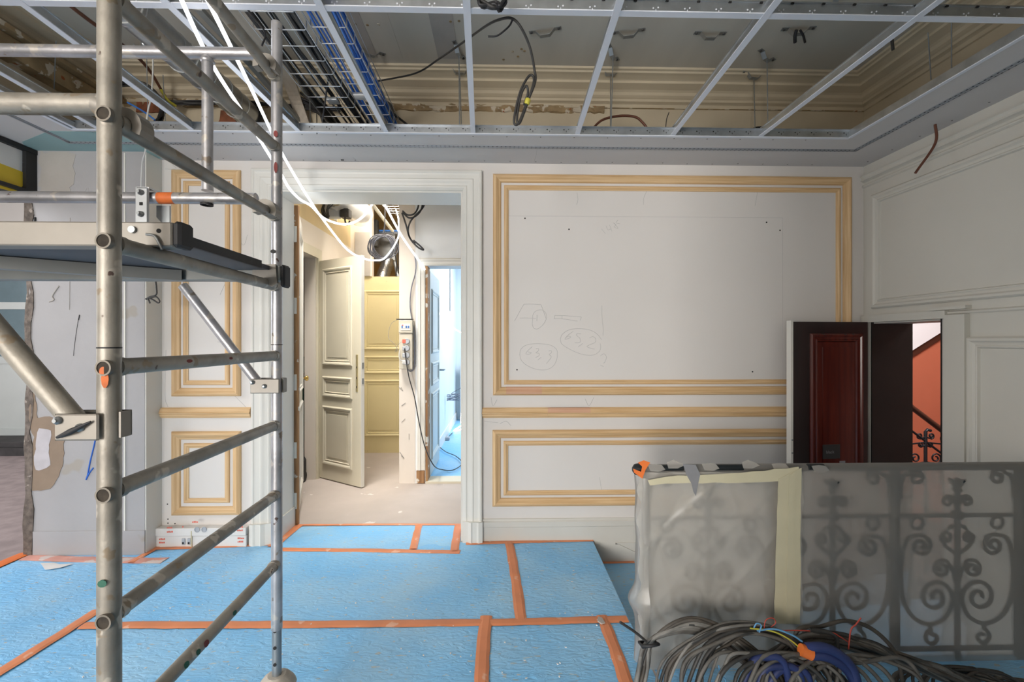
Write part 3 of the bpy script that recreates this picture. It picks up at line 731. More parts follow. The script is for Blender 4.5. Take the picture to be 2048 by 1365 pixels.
# side room seen through the left opening
m = MB().box(-9.1, -9.0, -3.5, 7.0, 0, 3.6).box(-9.0, -3.6, 6.75, 6.85, 2.95, 3.6).box(-5.95, -3.0, 6.75, 6.85, 0, 2.95).box(-9.0, -8.3, 6.75, 6.85, 0, 2.95)
m.box(-9.0, -3.46, -3.6, -3.5, 0, 3.6)
struct('wall_side_room', m, 'wall_paint', 'white walls of the room seen past the pier', 'wall')
m = MB().box(-9.1, -3.34, -3.6, 6.85, 3.5, 3.6); struct('ceiling_side_room', m, 'wall_paint', 'white ceiling of the room seen past the pier', 'ceiling')
m = MB().box(-9.0, -3.4, 6.1, 6.16, -.004, .10).box(-9.0, -3.4, 6.16, 6.75, 0, .16)
struct('floor_side_kerb', m, 'kerb_dark', 'dark kerb and raised sill below the glazed doors', 'floor')
gd = thing('window_1', 'tall glazed door with grey-blue panes in the room past the pier', 'window', (-7.0, 6.6, .16), kind='structure')
fx0, fx1, fy = -8.3, -6.35, 6.62
for x in (fx0, -7.32, fx1 - .09): MB().box(x, x + .09, fy, fy + .06, .16, 2.95).build('frame_stile', 'door_bluegrey', gd)
for z in (.16, 1.18, 1.95, 2.85): MB().box(fx0, fx1, fy + .005, fy + .055, z, z + .10).build('frame_rail', 'door_bluegrey', gd)
for x0, x1 in ((fx0 + .09, -7.32), (-7.23, fx1 - .09)):
    MB().box(x0, x1, fy + .025, fy + .035, .26, 1.18).build('panel', 'door_bluegrey', gd)
    MB().box(x0, x1, fy + .025, fy + .035, 1.28, 1.95).build('pane', 'glass_pane', gd)
    MB().box(x0, x1, fy + .025, fy + .035, 2.05, 2.85).build('pane', 'glass_pane', gd)

# ------------------------------------------------------------------ corridor behind the doorway
XC = -2.0                      # left wall of the corridor
CY0, CY1, CZ = 4.20, 4.99, 2.40
m = MB().box(XC - .12, XC, YB, CY0, 0, 2.74).box(XC - .12, XC, CY1, 6.12, 0, 2.74).box(XC - .12, XC, CY0, CY1, CZ, 2.74)
cl = struct('wall_corridor_left', m, 'corridor_wall', 'pale left wall of the corridor with a side door', 'wall')
MB().box(XC - .12, XC - .004, YB, 6.5, 2.74, 3.5).build('unpainted_band', 'corridor_yellow', cl)
# casing of the side door
for (y0, y1, z0, z1) in ((CY1, CY1 + .10, 0, CZ + .10), (CY0 - .10, CY0, 0, CZ + .10), (CY0, CY1, CZ, CZ + .10)):
    MB().box(XC - .0, XC + .022, y0, y1, z0, z1).build('casing', 'door_beige', cl)
MB().box(XC - .12, XC, CY1 - .02, CY1, 0, CZ).build('jamb', 'corridor_wall', cl)
p = Yp(708, 464, 5.6)
MB().prism(jag([Vector((XC - .0, 5.5 + dy, 3.0 + dz)) for dy, dz in ((-.1, -.03), (.1, -.04), (.12, .05), (-.08, .05))], .01, .03, 3), (.004, 0, 0)).build('plaster_patch', 'plastic_white', cl)
# closet behind the side door
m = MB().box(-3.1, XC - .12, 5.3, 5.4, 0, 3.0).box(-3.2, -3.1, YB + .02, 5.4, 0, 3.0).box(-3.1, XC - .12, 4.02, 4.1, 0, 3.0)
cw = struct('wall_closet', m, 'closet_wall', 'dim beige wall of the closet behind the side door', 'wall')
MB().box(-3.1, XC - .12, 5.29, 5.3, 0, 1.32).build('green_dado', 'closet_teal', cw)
MB().box(-3.2, XC - .12, YB + .02, 5.4, 3.0, 3.05).build('closet_ceiling', 'closet_wall', cw)
hs = MB().tube(smooth_path([(-2.16, 5.15, .55), (-2.2, 5.2, .95), (-2.26, 5.22, 1.14), (-2.5, 5.25, 1.0)], 5), .016, 8)
tag(hs.build('hose', 'cable_black'), 'black hose leaning in the closet behind the side door', 'hose')
hk = MB().tube(smooth_path([(-2.235, 5.27, 1.82), (-2.19, 5.26, 1.78), (-2.185, 5.26, 1.70), (-2.22, 5.27, 1.66)], 5), .008, 6)
tag(hk.build('cable_loop', 'cable_black'), 'small black cable loop on the closet wall', 'cable')
vc = thing('vacuum_cleaner', 'dark wheeled machine with red strip on the closet floor', 'machine', (-2.27, 5.0, 0))
MB().bbox(-2.45, -2.10, 4.85, 5.15, .06, .26, .04).build('body', 'rubber_black', vc)
MB().bbox(-2.40, -2.14, 4.84, 5.0, .27, .32, .015).build('red_strip', 'paint_red', vc)
for y in (4.88, 5.10): MB().disc((-2.11, y, .06), (1, 0, 0), .06, .03, 14).build('wheel', 'rubber_black', vc)
# far wall with the yellow door, open ceiling space above it
YF = 6.12; DH = 2.365
m = MB().box(XC, -1.93, YF, YF + .1, 0, DH).box(XC - .12, -1.72, YF, YF + .1, DH, 3.5)
m.box(-1.2, -1.05, YF, YF + .1, 0, 3.5)
struct('wall_corridor_end', m, 'corridor_wall', 'end wall of the corridor beside the yellow door', 'wall')
m = MB().box(-2.3, -.85, 7.6, 7.7, 2.0, 3.9).box(-2.4, -2.3, 6.2, 7.7, 2.0, 3.9).box(-1.05, -.95, 6.2, 7.7, 2.0, 3.9).box(-2.4, -.85, 6.2, 7.7, 3.8, 3.9).box(-2.3, -.95, 6.22, 7.6, 2.0, 2.06)
tv = struct('wall_service_void', m, 'corridor_yellow', 'yellowish walls of the service space above the yellow door', 'wall')
# pier between passage and blue-floored room; wall with the opening to that room
BX0, BX1, BZ = -.79, .12, 2.29
m = MB().box(-1.065, BX0, 4.82, 5.0, 0, 3.5).box(BX1, 1.6, 4.82, 5.0, 0, 3.5).box(BX0, BX1, 4.82, 5.0, BZ, 3.5).box(-1.065, -.95, 5.0, YF, 0, 3.5)
hw = struct('wall_corridor_back', m, 'hall_white', 'white corridor wall with the opening to the blue-floored room', 'wall')
MB().box(-1.068, -.90, 4.815, 4.82, 0, 3.5).build('pier_face', 'corridor_wall', hw)
MB().box(-.86, 1.5, 4.80, 4.82, 2.93, 3.5).build('upper_frieze', 'door_beige', hw)
cpf = [(0, 0), (0, .016), (.012, .024), (.03, .024), (.036, .014), (.06, .012), (.068, .018), (.08, .014), (.085, 0)]
MB().sweep((BX0 - .085, 4.82, .14), (BX0 - .085, 4.82, BZ + .085), (1, 0, 0), (1, 0, -1), (0, -1, 0), cpf).build('casing', 'casing_paint', hw)
MB().sweep((BX0 - .085, 4.82, BZ + .085), (BX1 + .085, 4.82, BZ + .085), (1, 0, -1), (-1, 0, -1), (0, -1, 0), cpf).build('casing', 'casing_paint', hw)
MB().box(-.885, -.80, 4.80, 4.83, 0.005, .135).build('exposed_timber', 'raw_timber', hw)
MB().box(BX0 - .002, BX0 + .02, 4.815, 4.96, 0, BZ).build('raw_jamb', 'raw_timber', hw)
MB().box(BX0, BX1, 4.80, 5.0, 0, .022).build('threshold', 'door_beige', hw)
m = MB()
for pts in ([(797, 774), (806, 782), (802, 775)], [(803, 812), (811, 806)], [(803, 845), (810, 838)], [(800, 905), (808, 918), (802, 912)], [(818, 868), (818, 880)], [(805, 660), (812, 664)]):
    m.tube([Yp(u, v, 4.812) for u, v in pts], .003, 4)
m.build('scuff_mark', 'plaster_grey', hw)
m = MB().box(1.5, 1.6, YB, 4.82, 0, 3.5); struct('wall_corridor_right', m, 'corridor_wall', 'right end wall of the corridor', 'wall')
m = MB().box(-3.3, 1.6, YB, 7.7, 3.5, 3.6); struct('ceiling_corridor', m, 'corridor_yellow', 'unpainted ceiling of the corridor', 'ceiling')
# blue-floored room
m = MB().box(-.95, -.85, 5.0, 8.8, 0, 3.2).box(-.95, 2.0, 8.7, 8.8, 0, 3.2).box(1.6, 1.7, 5.0, 8.7, 0, 3.2)
struct('wall_blue_room', m, 'blue_room_wall', 'pale blue-white walls of the room with blue floor film', 'wall')
m = MB().box(-.95, 2.0, 4.9, 8.8, 3.1, 3.2); struct('ceiling_blue_room', m, 'blue_room_wall', 'white ceiling of the room with blue floor film', 'ceiling')
m = MB().box(-.95, 2.0, 5.0, 8.8, -.2, .006); struct('floor_blue_room', m, 'blue_film', 'blue filmed floor of the room beyond the corridor', 'floor')
MB().box(-.85, -.832, 5.0, 8.7, .006, .15).build('skirting', 'plastic_white', bpy.data.objects['wall_blue_room'])
rd = thing('radiator', 'white column radiator at the far end of the blue-floored room', 'radiator', (-.6, 8.55, .006))
for k in range(6): MB().bbox(-.76 + k * .07, -.71 + k * .07, 8.50, 8.62, .12, 1.05, .015).build('column', 'plastic_white', rd)
MB().tube([(-.74, 8.56, .16), (-.36, 8.56, .16)], .018, 8).build('lower_pipe', 'plastic_white', rd)
for x in (-.73, -.38): MB().box(x - .02, x + .02, 8.52, 8.6, .006, .14).build('foot', 'plastic_white', rd)

# ------------------------------------------------------------------ doors
def panel_door(name, label, hinge, end, z0, z1, th, material, panels, side=1, edge_mat=None, frame_mat=None):
    """door leaf from hinge (x, y) to end (x, y); panels: (t0, t1, z0, z1) with mouldings on the face towards the camera"""
    h = Vector((hinge[0], hinge[1], 0)); e = Vector((end[0], end[1], 0)); d = (e - h); L = d.length; d.normalize()
    n = Vector((d.y, -d.x, 0)) * side          # face normal
    t = thing(name, label, 'door', (h.x, h.y, z0), kind='structure')
    def P(s_, z, o): return h + d * s_ + n * o + Vector((0, 0, z))
    leaf = MB().prism([P(0, z0, 0), P(L, z0, 0), P(L, z1, 0), P(0, z1, 0)], n * -th).build('leaf', frame_mat or material, t)
    if edge_mat: MB().prism([P(L, z0, 0), P(L + .003, z0, 0), P(L + .003, z1, 0), P(L, z1, 0)], n * -th).build('leaf_edge', edge_mat, t)
    prof = [(0, 0), (0, .006), (.012, .016), (.024, .014), (.034, .005), (.044, .003), (.05, .008), (.055, 0)]
    for (s0, s1, a, b) in panels:
        for off in (0, 1):
            o = n * (-th if off else 0); nn = n * (-1 if off else 1)
            for (A, B, i0, i1) in (((s0, b), (s1, b), (1, -1), (-1, -1)), ((s0, a), (s1, a), (1, 1), (-1, 1)), ((s0, a), (s0, b), (1, 1), (1, -1)), ((s1, a), (s1, b), (-1, 1), (-1, -1))):
                if off and name != 'door_5': continue
                MB().sweep(P(A[0], A[1], 0) + o, P(B[0], B[1], 0) + o, d * i0[0] + Vector((0, 0, i0[1])), d * i1[0] + Vector((0, 0, i1[1])), nn, prof).build('panel_moulding', material, leaf)
            if not off:
                q = .085
                if b - a > .3: MB().prism([P(s0 + q, a + q, 0), P(s1 - q, a + q, 0), P(s1 - q, b - q, 0), P(s0 + q, b - q, 0)], n * .004).build('panel', material, leaf)
    return t, P, L
# beige three-panel leaf standing open in the corridor
h = Zp(636, 956, 0); e = Zp(722, 978, 0)
def std(L): return [(.085, L - .13, .17, .80), (.085, L - .13, .90, 1.12), (.085, L - .13, 1.24, CZ - .12)]
L0 = (Vector((h.x, h.y)) - Vector((e.x, e.y))).length
dt, P, L = panel_door('door_1', 'beige three-panel door leaf standing open in the corridor', (h.x, h.y), (e.x, e.y), .012, 2.375, .04, 'door_beige', std(L0), 1, 'casing_paint')
MB().prism([P(L - .075, .98, 0), P(L - .045, .98, 0), P(L - .045, 1.36, 0), P(L - .075, 1.36, 0)], P(0, 0, .004) - P(0, 0, 0)).build('lock_plate', 'brass_pale', dt)
for z in (1.02, 1.11, 1.22): MB().prism([P(L - .065, z, .0), P(L - .055, z, .0), P(L - .055, z + .02, .0), P(L - .065, z + .02, .0)], P(0, 0, .006) - P(0, 0, 0)).build('keyhole', 'hole_dark', dt)
for z in (1.06, 1.22): MB().prism([P(L + .003, z, -.03), P(L + .006, z, -.03), P(L + .006, z + .06, -.03), P(L + .003, z + .06, -.03)], P(0, 0, .02) - P(0, 0, 0)).build('lock_bolt', 'zinc_dark', dt)
# yellow door closing the passage
dt, P, L = panel_door('door_2', 'closed yellow three-panel door at the end of the passage', (-1.93, YF + .02), (-1.20, YF + .02), .0, DH, .04, 'door_yellow', [(.10, .62, .22, .98), (.10, .62, 1.06, 1.30), (.10, .62, 1.38, 2.18)], 1)
c = P(.665, 1.10, 0)
MB().prism([P(.645, .96, 0), P(.685, .96, 0), P(.685, 1.24, 0), P(.645, 1.24, 0)], P(0, 0, .006) - P(0, 0, 0)).build('handle_plate', 'brass_pale', dt)
MB().tube([P(.665, 1.15, 0), P(.665, 1.15, .05), P(.57, 1.15, .05)], .009, 8).build('lever_handle', 'brass_pale', dt)
# leaf of the blue-floored room, opened into it
dt, P, L = panel_door('door_3', 'pale blue-grey panelled door leaf opened into the blue-floored room', (BX0 + .022, 4.97), (-.772, 5.75), .02, 2.26, .04, 'door_bluegrey', [(.10, .68, .18, .92), (.10, .68, 1.0, 1.26), (.10, .68, 1.36, 2.08)], 1)
MB().tube([P(L - .04, 1.14, 0), P(L - .04, 1.14, .06), P(L + .04, 1.14, .06)], .012, 8).build('lever_handle', 'zinc_dark', dt)
# left leaf of the double doorway, folded back into the corridor, edge towards the room
dt, P, L = panel_door('door_4', 'painted door leaf folded back beside the doorway, raw timber edge showing', (-1.655, YB + .02), (-1.905, 4.42), .012, 2.60, .045, 'casing_paint', [(.08, .62, .18, .95), (.08, .62, 1.05, 2.45)], 1)
ed = Yp(590, 700, YB + .015)
MB().box(-1.685, -1.640, YB + .006, YB + .03, .012, 2.6).build('raw_edge', 'raw_timber', dt)
for z in (.14, .55, 1.1, 1.72, 2.3): MB().box(-1.678, -1.650, YB + .001, YB + .006, z, z + .13).build('paint_flake', 'casing_paint', dt)
for z in (.40, 1.36, 2.34): MB().box(-1.695, -1.672, YB - .012, YB + .02, z, z + .12).build('hinge', 'plastic_white', dt)
kb = Yp(612, 757, 4.36)
MB().lathe([(.006, 0), (.007, .02), (.012, .025), (.022, .034), (.026, .044), (.022, .054), (.008, .058)], (-1.882, 4.36, kb.z), (1, -.0, 0), 14).build('knob', 'brass', dt)

# dark red door on the right wall
hx, hy = XR - .03, 3.335
ex, ey = 2.125, 3.275
rz0, rz1 = -.46, 1.642
dr = thing('door_5', 'dark red polished panelled door standing open by the right wall', 'door', (hx, hy, rz0), kind='structure')
h = Vector((hx, hy, 0)); e = Vector((ex, ey, 0)); d = (e - h).normalized(); L = (e - h).length; n = Vector((-d.y, d.x, 0))
if n.y > 0: n = -n
def P(s_, z, o): return h + d * s_ + n * o + Vector((0, 0, z))
rleaf = MB().prism([P(0, rz0, 0), P(L, rz0, 0), P(L, rz1, 0), P(0, rz1, 0)], n * -.045).build('leaf', 'door_dark', dr)
MB().prism([P(L, rz0, .002), P(L + .004, rz0, .002), P(L + .004, rz1 + .008, .002), P(L, rz1 + .008, .002)], n * -.047).build('white_edge', 'casing_paint', dr)
MB().prism([P(L - .012, rz0, .003), P(L + .004, rz0, .003), P(L + .004, rz1 + .008, .003), P(L - .012, rz1 + .008, .003)], n * -.004).build('white_edge', 'casing_paint', dr)
prof = [(0, 0), (0, .008), (.010, .020), (.020, .020), (.028, .012), (.040, .008), (.046, .016), (.054, .014), (.060, .003), (.062, 0)]
for (s0, s1, a, b) in ((.045, .475, -.30, 1.555), ):
    for (A, B, i0, i1) in (((s0, b), (s1, b), (1, -1), (-1, -1)), ((s0, a), (s1, a), (1, 1), (-1, 1)), ((s0, a), (s0, b), (1, 1), (1, -1)), ((s1, a), (s1, b), (-1, 1), (-1, -1))):
        MB().sweep(P(A[0], A[1], 0), P(B[0], B[1], 0), d * i0[0] + Vector((0, 0, i0[1])), d * i1[0] + Vector((0, 0, i1[1])), n, prof).build('panel_moulding', 'door_red', rleaf)
    MB().prism([P(s0 + .062, a + .062, 0), P(s1 - .062, a + .062, 0), P(s1 - .062, b - .062, 0), P(s0 + .062, b - .062, 0)], n * .004).build('panel', 'door_red', rleaf)
    r0 = .10
    MB().prism([P(s0 + r0, a + r0, .004), P(s1 - r0, a + r0, .004), P(s1 - r0, b - r0, .004), P(s0 + r0, b - r0, .004)], n * .006).build('raised_panel', 'door_red', rleaf)
for v in (881, 907): MB().disc(P(L - .004, Yp(1579, v, 3.27).z, .003), n, .007, .002, 10).build('screw', 'zinc_dark', dr)
pa = Yp(1652, 892, 3.26); pb = Yp(1690, 920, 3.26)
s0 = (h - Vector((pb.x, pb.y, 0))).length; s1 = (h - Vector((pa.x, pa.y, 0))).length
pl = MB().prism([P(s0, pb.z, .010), P(s1, pb.z, .010), P(s1, pa.z, .010), P(s0, pa.z, .010)], n * .006).build('plaque', 'ink_black', dr)
MB().prism([P(s0 - .045, pb.z - .02, .010), P(s0 - .0, pb.z - .02, .010), P(s0 - .0, pb.z - .05, .010), P(s0 - .045, pb.z - .05, .010)], n * .003).build('sticker', 'tape_grey', dr)
def text_mesh(txt, size, origin, xdir, zdir, parent, material, name='lettering'):
    c = bpy.data.curves.new('t', 'FONT'); c.body = txt; c.size = size; c.resolution_u = 2
    o = bpy.data.objects.new('t', c); COL.objects.link(o)
    dg = bpy.context.evaluated_depsgraph_get(); me = bpy.data.meshes.new_from_object(o.evaluated_get(dg))
    m = MB(); X, Z, O = Vector(xdir), Vector(zdir), Vector(origin)
    m.add([O + X * v.co.x + Z * v.co.y for v in me.vertices], [tuple(p.vertices) for p in me.polygons])
    bpy.data.objects.remove(o, do_unlink=True); bpy.data.curves.remove(c)
    return m.build(name, material, parent, recalc=False)
text_mesh('black', .032, P(s1 - .022, (pa.z + pb.z) / 2 - .012, .0172), -d, (0, 0, 1), pl, 'tape_grey')

# ------------------------------------------------------------------ stairwell beyond the red door
m = MB().box(3.0, 7.0, 5.4, 5.5, -.7, 4.0).box(6.9, 7.0, 2.0, 5.5, -.7, 4.0)
sw = struct('wall_stairwell', m, 'stair_orange', 'glossy orange red wall of the stairwell', 'wall')
m = MB().box(3.09, 7.0, 2.0, 2.1, -.7, 4.0).box(3.085, 3.1, YB, 5.5, -.7, 4.0)
struct('wall_stairwell_side', m, 'wall_paint', 'pale side walls of the stairwell', 'wall')
m = MB().box(3.09, 7.0, 2.0, 5.5, 3.9, 4.0); struct('ceiling_stairwell', m, 'stair_white', 'white ceiling of the stairwell', 'ceiling')
m = MB().box(3.6, 7.0, 2.0, 5.5, -.9, -.7).box(3.5, 3.6, 2.0, 5.5, -.9, -.48); struct('floor_stairwell', m, 'dark_floor', 'floor of the stairwell', 'floor')
a = Yp(1823, 690, 5.38); b = Yp(1885, 651, 5.38); sl = (b.z - a.z) / (b.x - a.x)
xa, xb = 3.6, 6.8
za = a.z + (xa - a.x) * sl; zb = a.z + (xb - a.x) * sl
fl = thing('ceiling_flight', 'white sloping underside of the upper stair flight with dark moulding', 'stairs', (5, 5.2, min(za, zb)), kind='structure')
MB().prism([(xa, 5.25, za), (xb, 5.25, zb), (xb, 5.25, zb + .9), (xa, 5.25, za + .9)], (0, .14, 0)).build('underside', 'stair_white', fl)
MB().prism([(xa, 5.33, za - .13), (xb, 5.33, zb - .13), (xb, 5.33, zb + .02), (xa, 5.33, za + .02)], (0, .065, 0)).build('dark_moulding', 'wood_rail', fl)
ir = thing('stair_railing', 'black wrought iron stair railing with wooden handrail seen through the opening', 'railing', (3.95, 4.2, -.7))
RY = 4.2
a = Yp(1823, 815, RY); b = Yp(1885, 862, RY); sl = (b.z - a.z) / (b.x - a.x)
def rl(x, dz=0): return Vector((x, RY, a.z + (x - a.x) * sl + dz))
MB().tube([rl(3.3), rl(4.9)], .030, 10, flat=.8).build('handrail', 'wood_rail', ir)
a2 = Yp(1823, 862, RY).z - a.z
MB().tube([rl(3.3, a2), rl(4.9, a2)], .010, 6).build('upper_bar', 'iron_black', ir)
MB().tube([rl(3.3, a2 - .62), rl(4.9, a2 - .62)], .012, 6).build('lower_bar', 'iron_black', ir)
px = Yp(1851, 900, RY).x
def spiral(cx, cz, r0, r1, a0, turns, n=22, Y=RY):
    return [Vector((cx + (r0 + (r1 - r0) * k / n) * math.cos(a0 + turns * 2 * PI * k / n), Y, cz + (r0 + (r1 - r0) * k / n) * math.sin(a0 + turns * 2 * PI * k / n))) for k in range(n + 1)]
for dx in (-.62, 0, .62):
    x = px + dx; c = rl(x, a2); 
    MB().tube([c + Vector((0, 0, -.70)), c + Vector((0, 0, .09)), c + Vector((.02, 0, .11)), c + Vector((.05, 0, .10))], .014, 8).build('baluster', 'iron_black', ir)
    MB().tube([Vector((x, RY, -.7)), c + Vector((0, 0, -.60))], .016, 8).build('baluster', 'iron_black', ir)
    for s_ in (-1, 1):
        for (ox, oz, r, tn) in ((.055, .05, .028, 1.3), (.045, -.03, .024, 1.3), (.10, -.16, .055, 1.5), (.12, -.31, .07, 1.5), (.18, .02, .05, 1.5)):
            MB().tube([Vector((x, RY, c.z + oz + .02 - r))] + spiral(x + s_ * ox, c.z + oz, r, r * .25, -PI / 2, s_ * tn), .0075, 6).build('scroll', 'iron_black', ir)

# ------------------------------------------------------------------ blue sheets and orange tape on the floor
def sheet(x0, x1, y0, y1, label, z=.003, seed=0):
    nu = max(4, int((x1 - x0) / .04)); nv = max(4, int((y1 - y0) / .04))
    def fn(s_, t):
        x = x0 + (x1 - x0) * s_; y = y0 + (y1 - y0) * t
        k = mnoise.noise(Vector((x * 3.1, y * 6.3, seed))) * .0028 + mnoise.noise(Vector((x * 11, y * 17, seed))) * .0014
        ed = min(1, min(s_, 1 - s_) * (x1 - x0) / .05, min(t, 1 - t) * (y1 - y0) / .05)
        return (x, y, z + max(0, .0035 + k) * ed)
    m = MB().grid(fn, nu, nv)
    m.grid(lambda s_, t: (x0 + (x1 - x0) * s_, y0 + (y1 - y0) * t, .0008), 1, 1)
    o = m.build('floor_sheet', 'blue_film')
    return tag(o, label, 'floor sheet', 'blue protection sheets on the floor')
YT = 2.42
sheet(-1.66, -.70, 3.27, 3.715, 'blue protection sheet lying in the doorway, the wider piece', .002, 1)
sheet(-.70, -.30, 3.27, 3.715, 'small blue protection sheet at the right side of the doorway', .002, 2)
sheet(-2.49, .10, YT, 3.40, 'wide blue protection sheet in front of the doorway', .001, 3)
sheet(.10, .69, YT, 3.408, 'blue protection sheet at the head of the stairs below the long low panel', .001, 4)
sheet(-2.22, -.08, -.45, YT, 'large blue protection sheet under the scaffold', .001, 5)
sheet(-.08, .69, -.45, YT, 'blue protection sheet in the foreground beside the plastic-wrapped railing', .001, 6)
sheet(-3.30, -2.22, -.45, 3.25, 'blue protection sheet below the stripped pier', .001, 7)
sheet(.70, 2.75, -.45, 2.12, 'blue protection sheet beneath the cable heap', .0, 8)
def tape(pts, wdt, label, material='tape_orange', z=.0085, seed=0):
    """strip of tape along floor points with slightly uneven edges"""
    rnd = random.Random(seed); P = [Vector((p.x, p.y, z)) for p in pts]; m = MB(); rows = []
    for i in range(len(P) - 1):
        a, b = P[i], P[i + 1]; k = max(2, int((b - a).length / .06)); d = (b - a).normalized(); sd = Vector((-d.y, d.x, 0))
        for j in range(k + (1 if i == len(P) - 2 else 0)):
            q = a.lerp(b, j / k); w0 = wdt / 2 + rnd.uniform(-.003, .003); w1 = wdt / 2 + rnd.uniform(-.003, .003); hh = rnd.uniform(0, .0018)
            rows.append((q + sd * w0 + Vector((0, 0, -.003)), q + sd * w0 * .5 + Vector((0, 0, hh)), q - sd * w1 * .5 + Vector((0, 0, hh * .5)), q - sd * w1 + Vector((0, 0, -.003))))
    for i in range(len(rows) - 1):
        for c in range(3): m.add([rows[i][c], rows[i + 1][c], rows[i + 1][c + 1], rows[i][c + 1]], [(0, 1, 2, 3)], True)
        m.add([rows[i][0], rows[i + 1][0], rows[i + 1][3], rows[i][3]], [(0, 1, 2, 3)])
    return tag(m.build('floor_tape', material), label, 'tape', 'strips of orange tape on the floor')
def fz(*uv): return [Zp(u, v, .004) for u, v in uv]
TW = .062
tape(fz((165, 1252), (600, 1250), (1000, 1246), (1255, 1239)), TW, 'long orange tape strip running straight across the blue floor', seed=1)
tape(fz((1018, 1083), (1030, 1150), (1043, 1243)), TW, 'orange tape strip running from the panelled wall to the long cross strip', seed=2)
tape(fz((973, 1234), (966, 1300), (962, 1400), (957, 1500)), TW * 1.05, 'orange tape strip in the foreground left of the stair edge', z=.0105, seed=3)
tape(fz((1203, 1233), (1230, 1300), (1262, 1400)), TW, 'orange tape strip along the stair edge in the foreground', z=.0105, seed=4)
tape(fz((562, 1100), (740, 1102), (920, 1105)), .055, 'orange tape strip along the front of the doorway sheets', seed=5)
tape(fz((838, 1052), (832, 1075), (826, 1100)), .055, 'short orange tape strip dividing the two doorway sheets', z=.0105, seed=6)
tape(fz((917, 1050), (913, 1075), (909, 1104)), .06, 'short orange tape strip along the right door reveal', z=.0105, seed=7)
tape(fz((592, 1051), (750, 1050), (918, 1050)), .03, 'narrow orange tape strip where the corridor concrete begins', seed=8)
tape(fz((596, 1052), (573, 1070), (545, 1095)), .08, 'orange tape strip along the left door reveal', z=.0105, seed=9)
tape(fz((932, 1088), (1060, 1084), (1186, 1081)), .05, 'orange tape strip along the skirting right of the doorway', seed=10)
tape(fz((196, 1222), (100, 1284), (0, 1346), (-90, 1402)), TW * 1.05, 'orange tape strip running into the bottom left corner', z=.0105, seed=11)
tape(fz((312, 1098), (420, 1095), (545, 1089)), .045, 'orange tape strip along the white cable trunking', seed=12)
tape(fz((318, 1094), (290, 1110), (262, 1127)), .05, 'short slanting orange tape strip beside the pier corner', z=.0105, seed=13)
tape(fz((50, 1116), (160, 1120), (285, 1122), (330, 1122)), .085, 'faded pinkish tape strip along the foot of the pier', 'tape_pink', seed=14)
tape(fz((-60, 1155), (0, 1130), (52, 1108)), .09, 'bright orange tape strip across the left opening', 'tape_bright', z=.0105, seed=15)
# tape scraps on the first step
tape([Vector((.70, 3.385, -.158)), Vector((1.0, 3.385, -.158))], .03, 'narrow orange tape strip on the first step down', z=-.1555, seed=16)
# paper scrap and plaster crumbs
m = MB().prism(jag([Zp(u, v, .012) for u, v in ((80, 1128), (108, 1126), (118, 1130), (147, 1128), (122, 1136), (100, 1139), (90, 1140))], .003, .05, 2), (0, 0, .002))
tag(m.build('paper_scrap', 'paper_white'), 'torn white paper scrap lying on the blue floor at left', 'paper')
m = MB().prism([Zp(u, v, .013) for u, v in ((1196, 1236), (1204, 1238), (1210, 1248), (1203, 1250), (1195, 1244))], (0, 0, .006))
tag(m.build('tape_scrap', 'plaster_grey'), 'crumpled grey scrap on the tape crossing near the railing', 'debris')
rnd = random.Random(11); m = MB()
for k in range(110):
    u, v = rnd.uniform(120, 1230), rnd.uniform(1110, 1360); p = Zp(u, v, .006)
    if p.x > .66 or p.y > 3.2: continue
    s_ = rnd.uniform(.002, .007); a = rnd.uniform(0, PI); c, q = math.cos(a) * s_, math.sin(a) * s_
    m.prism([p + Vector((c, q, 0)), p + Vector((-q * .6, c * .6, 0)), p + Vector((-c, -q * .8, 0)), p + Vector((q * .5, -c * .5, 0))], (0, 0, rnd.uniform(.002, .005)))
o = m.build('plaster_crumbs', 'paper_white'); tag(o, 'small plaster crumbs scattered over the blue floor', 'debris', kind='stuff')

# cable trunking left of the doorway
x0, x1 = wx(313), wx(501)
zt = wz(1056, 400); tk = thing('cable_trunking', 'white two-tier cable trunking with red print at the foot of the wall', 'trunking', ((x0 + x1) / 2, YW - .03, 0))
lch = MB().bbox(x0, x1, YW - .055, YW - .001, 0, .085, .004).build('lower_channel', 'plastic_white', tk)
uch = MB().bbox(x0 - .0, x1, YW - .062, YW - .001, .087, zt + .02, .004).build('upper_channel', 'plastic_white', tk)
MB().box(x0 + .29, x0 + .297, YW - .064, YW - .055, .0, zt).build('joint_cover', 'tape_cream', tk)
for k, (x, z, col) in enumerate(((x0 + .335, .135, 0), (x0 + .385, .135, 0))):
    MB().lathe([(.020, 0), (.020, .004), (.015, .005), (.014, .001)], (x, YW - .062, z), (0, -1, 0), 14).build('socket', 'plastic_grey', uch)
for k, x in enumerate((x0 + .235, x0 + .275)):
    MB().bbox(x - .012, x + .012, YW - .063, YW - .055, .025, .07, .003).build('socket', 'plastic_grey', lch)
    MB().box(x - .006, x + .006, YW - .0645, YW - .06, .030, .045).build('socket_slot', 'hole_dark', lch)
rnd = random.Random(4)
for (xx, zz) in ((.12, .145), (.12, .115), (.06, .06), (.06, .035), (.23, .15), (.62, .145), (.62, .12), (.62, .06), (.62, .035), (.45, .05), (.45, .03), (.52, .14), (.52, .12), (.52, .055), (.015, .15), (.015, .12), (.3, .185), (.65, .178)):
    m = MB(); x = x0 + xx
    yy = YW - .0632 if zz > .087 else YW - .0562
    for j in range(4 if xx not in (.23, .52, .015) else 1):
        wdt = rnd.uniform(.007, .011); m.box(x, x + wdt, yy - .0004, yy, zz, zz + rnd.choice((.009, .012))); x += wdt + .002
    m.build('red_print', 'print_red', uch if zz > .087 else lch)

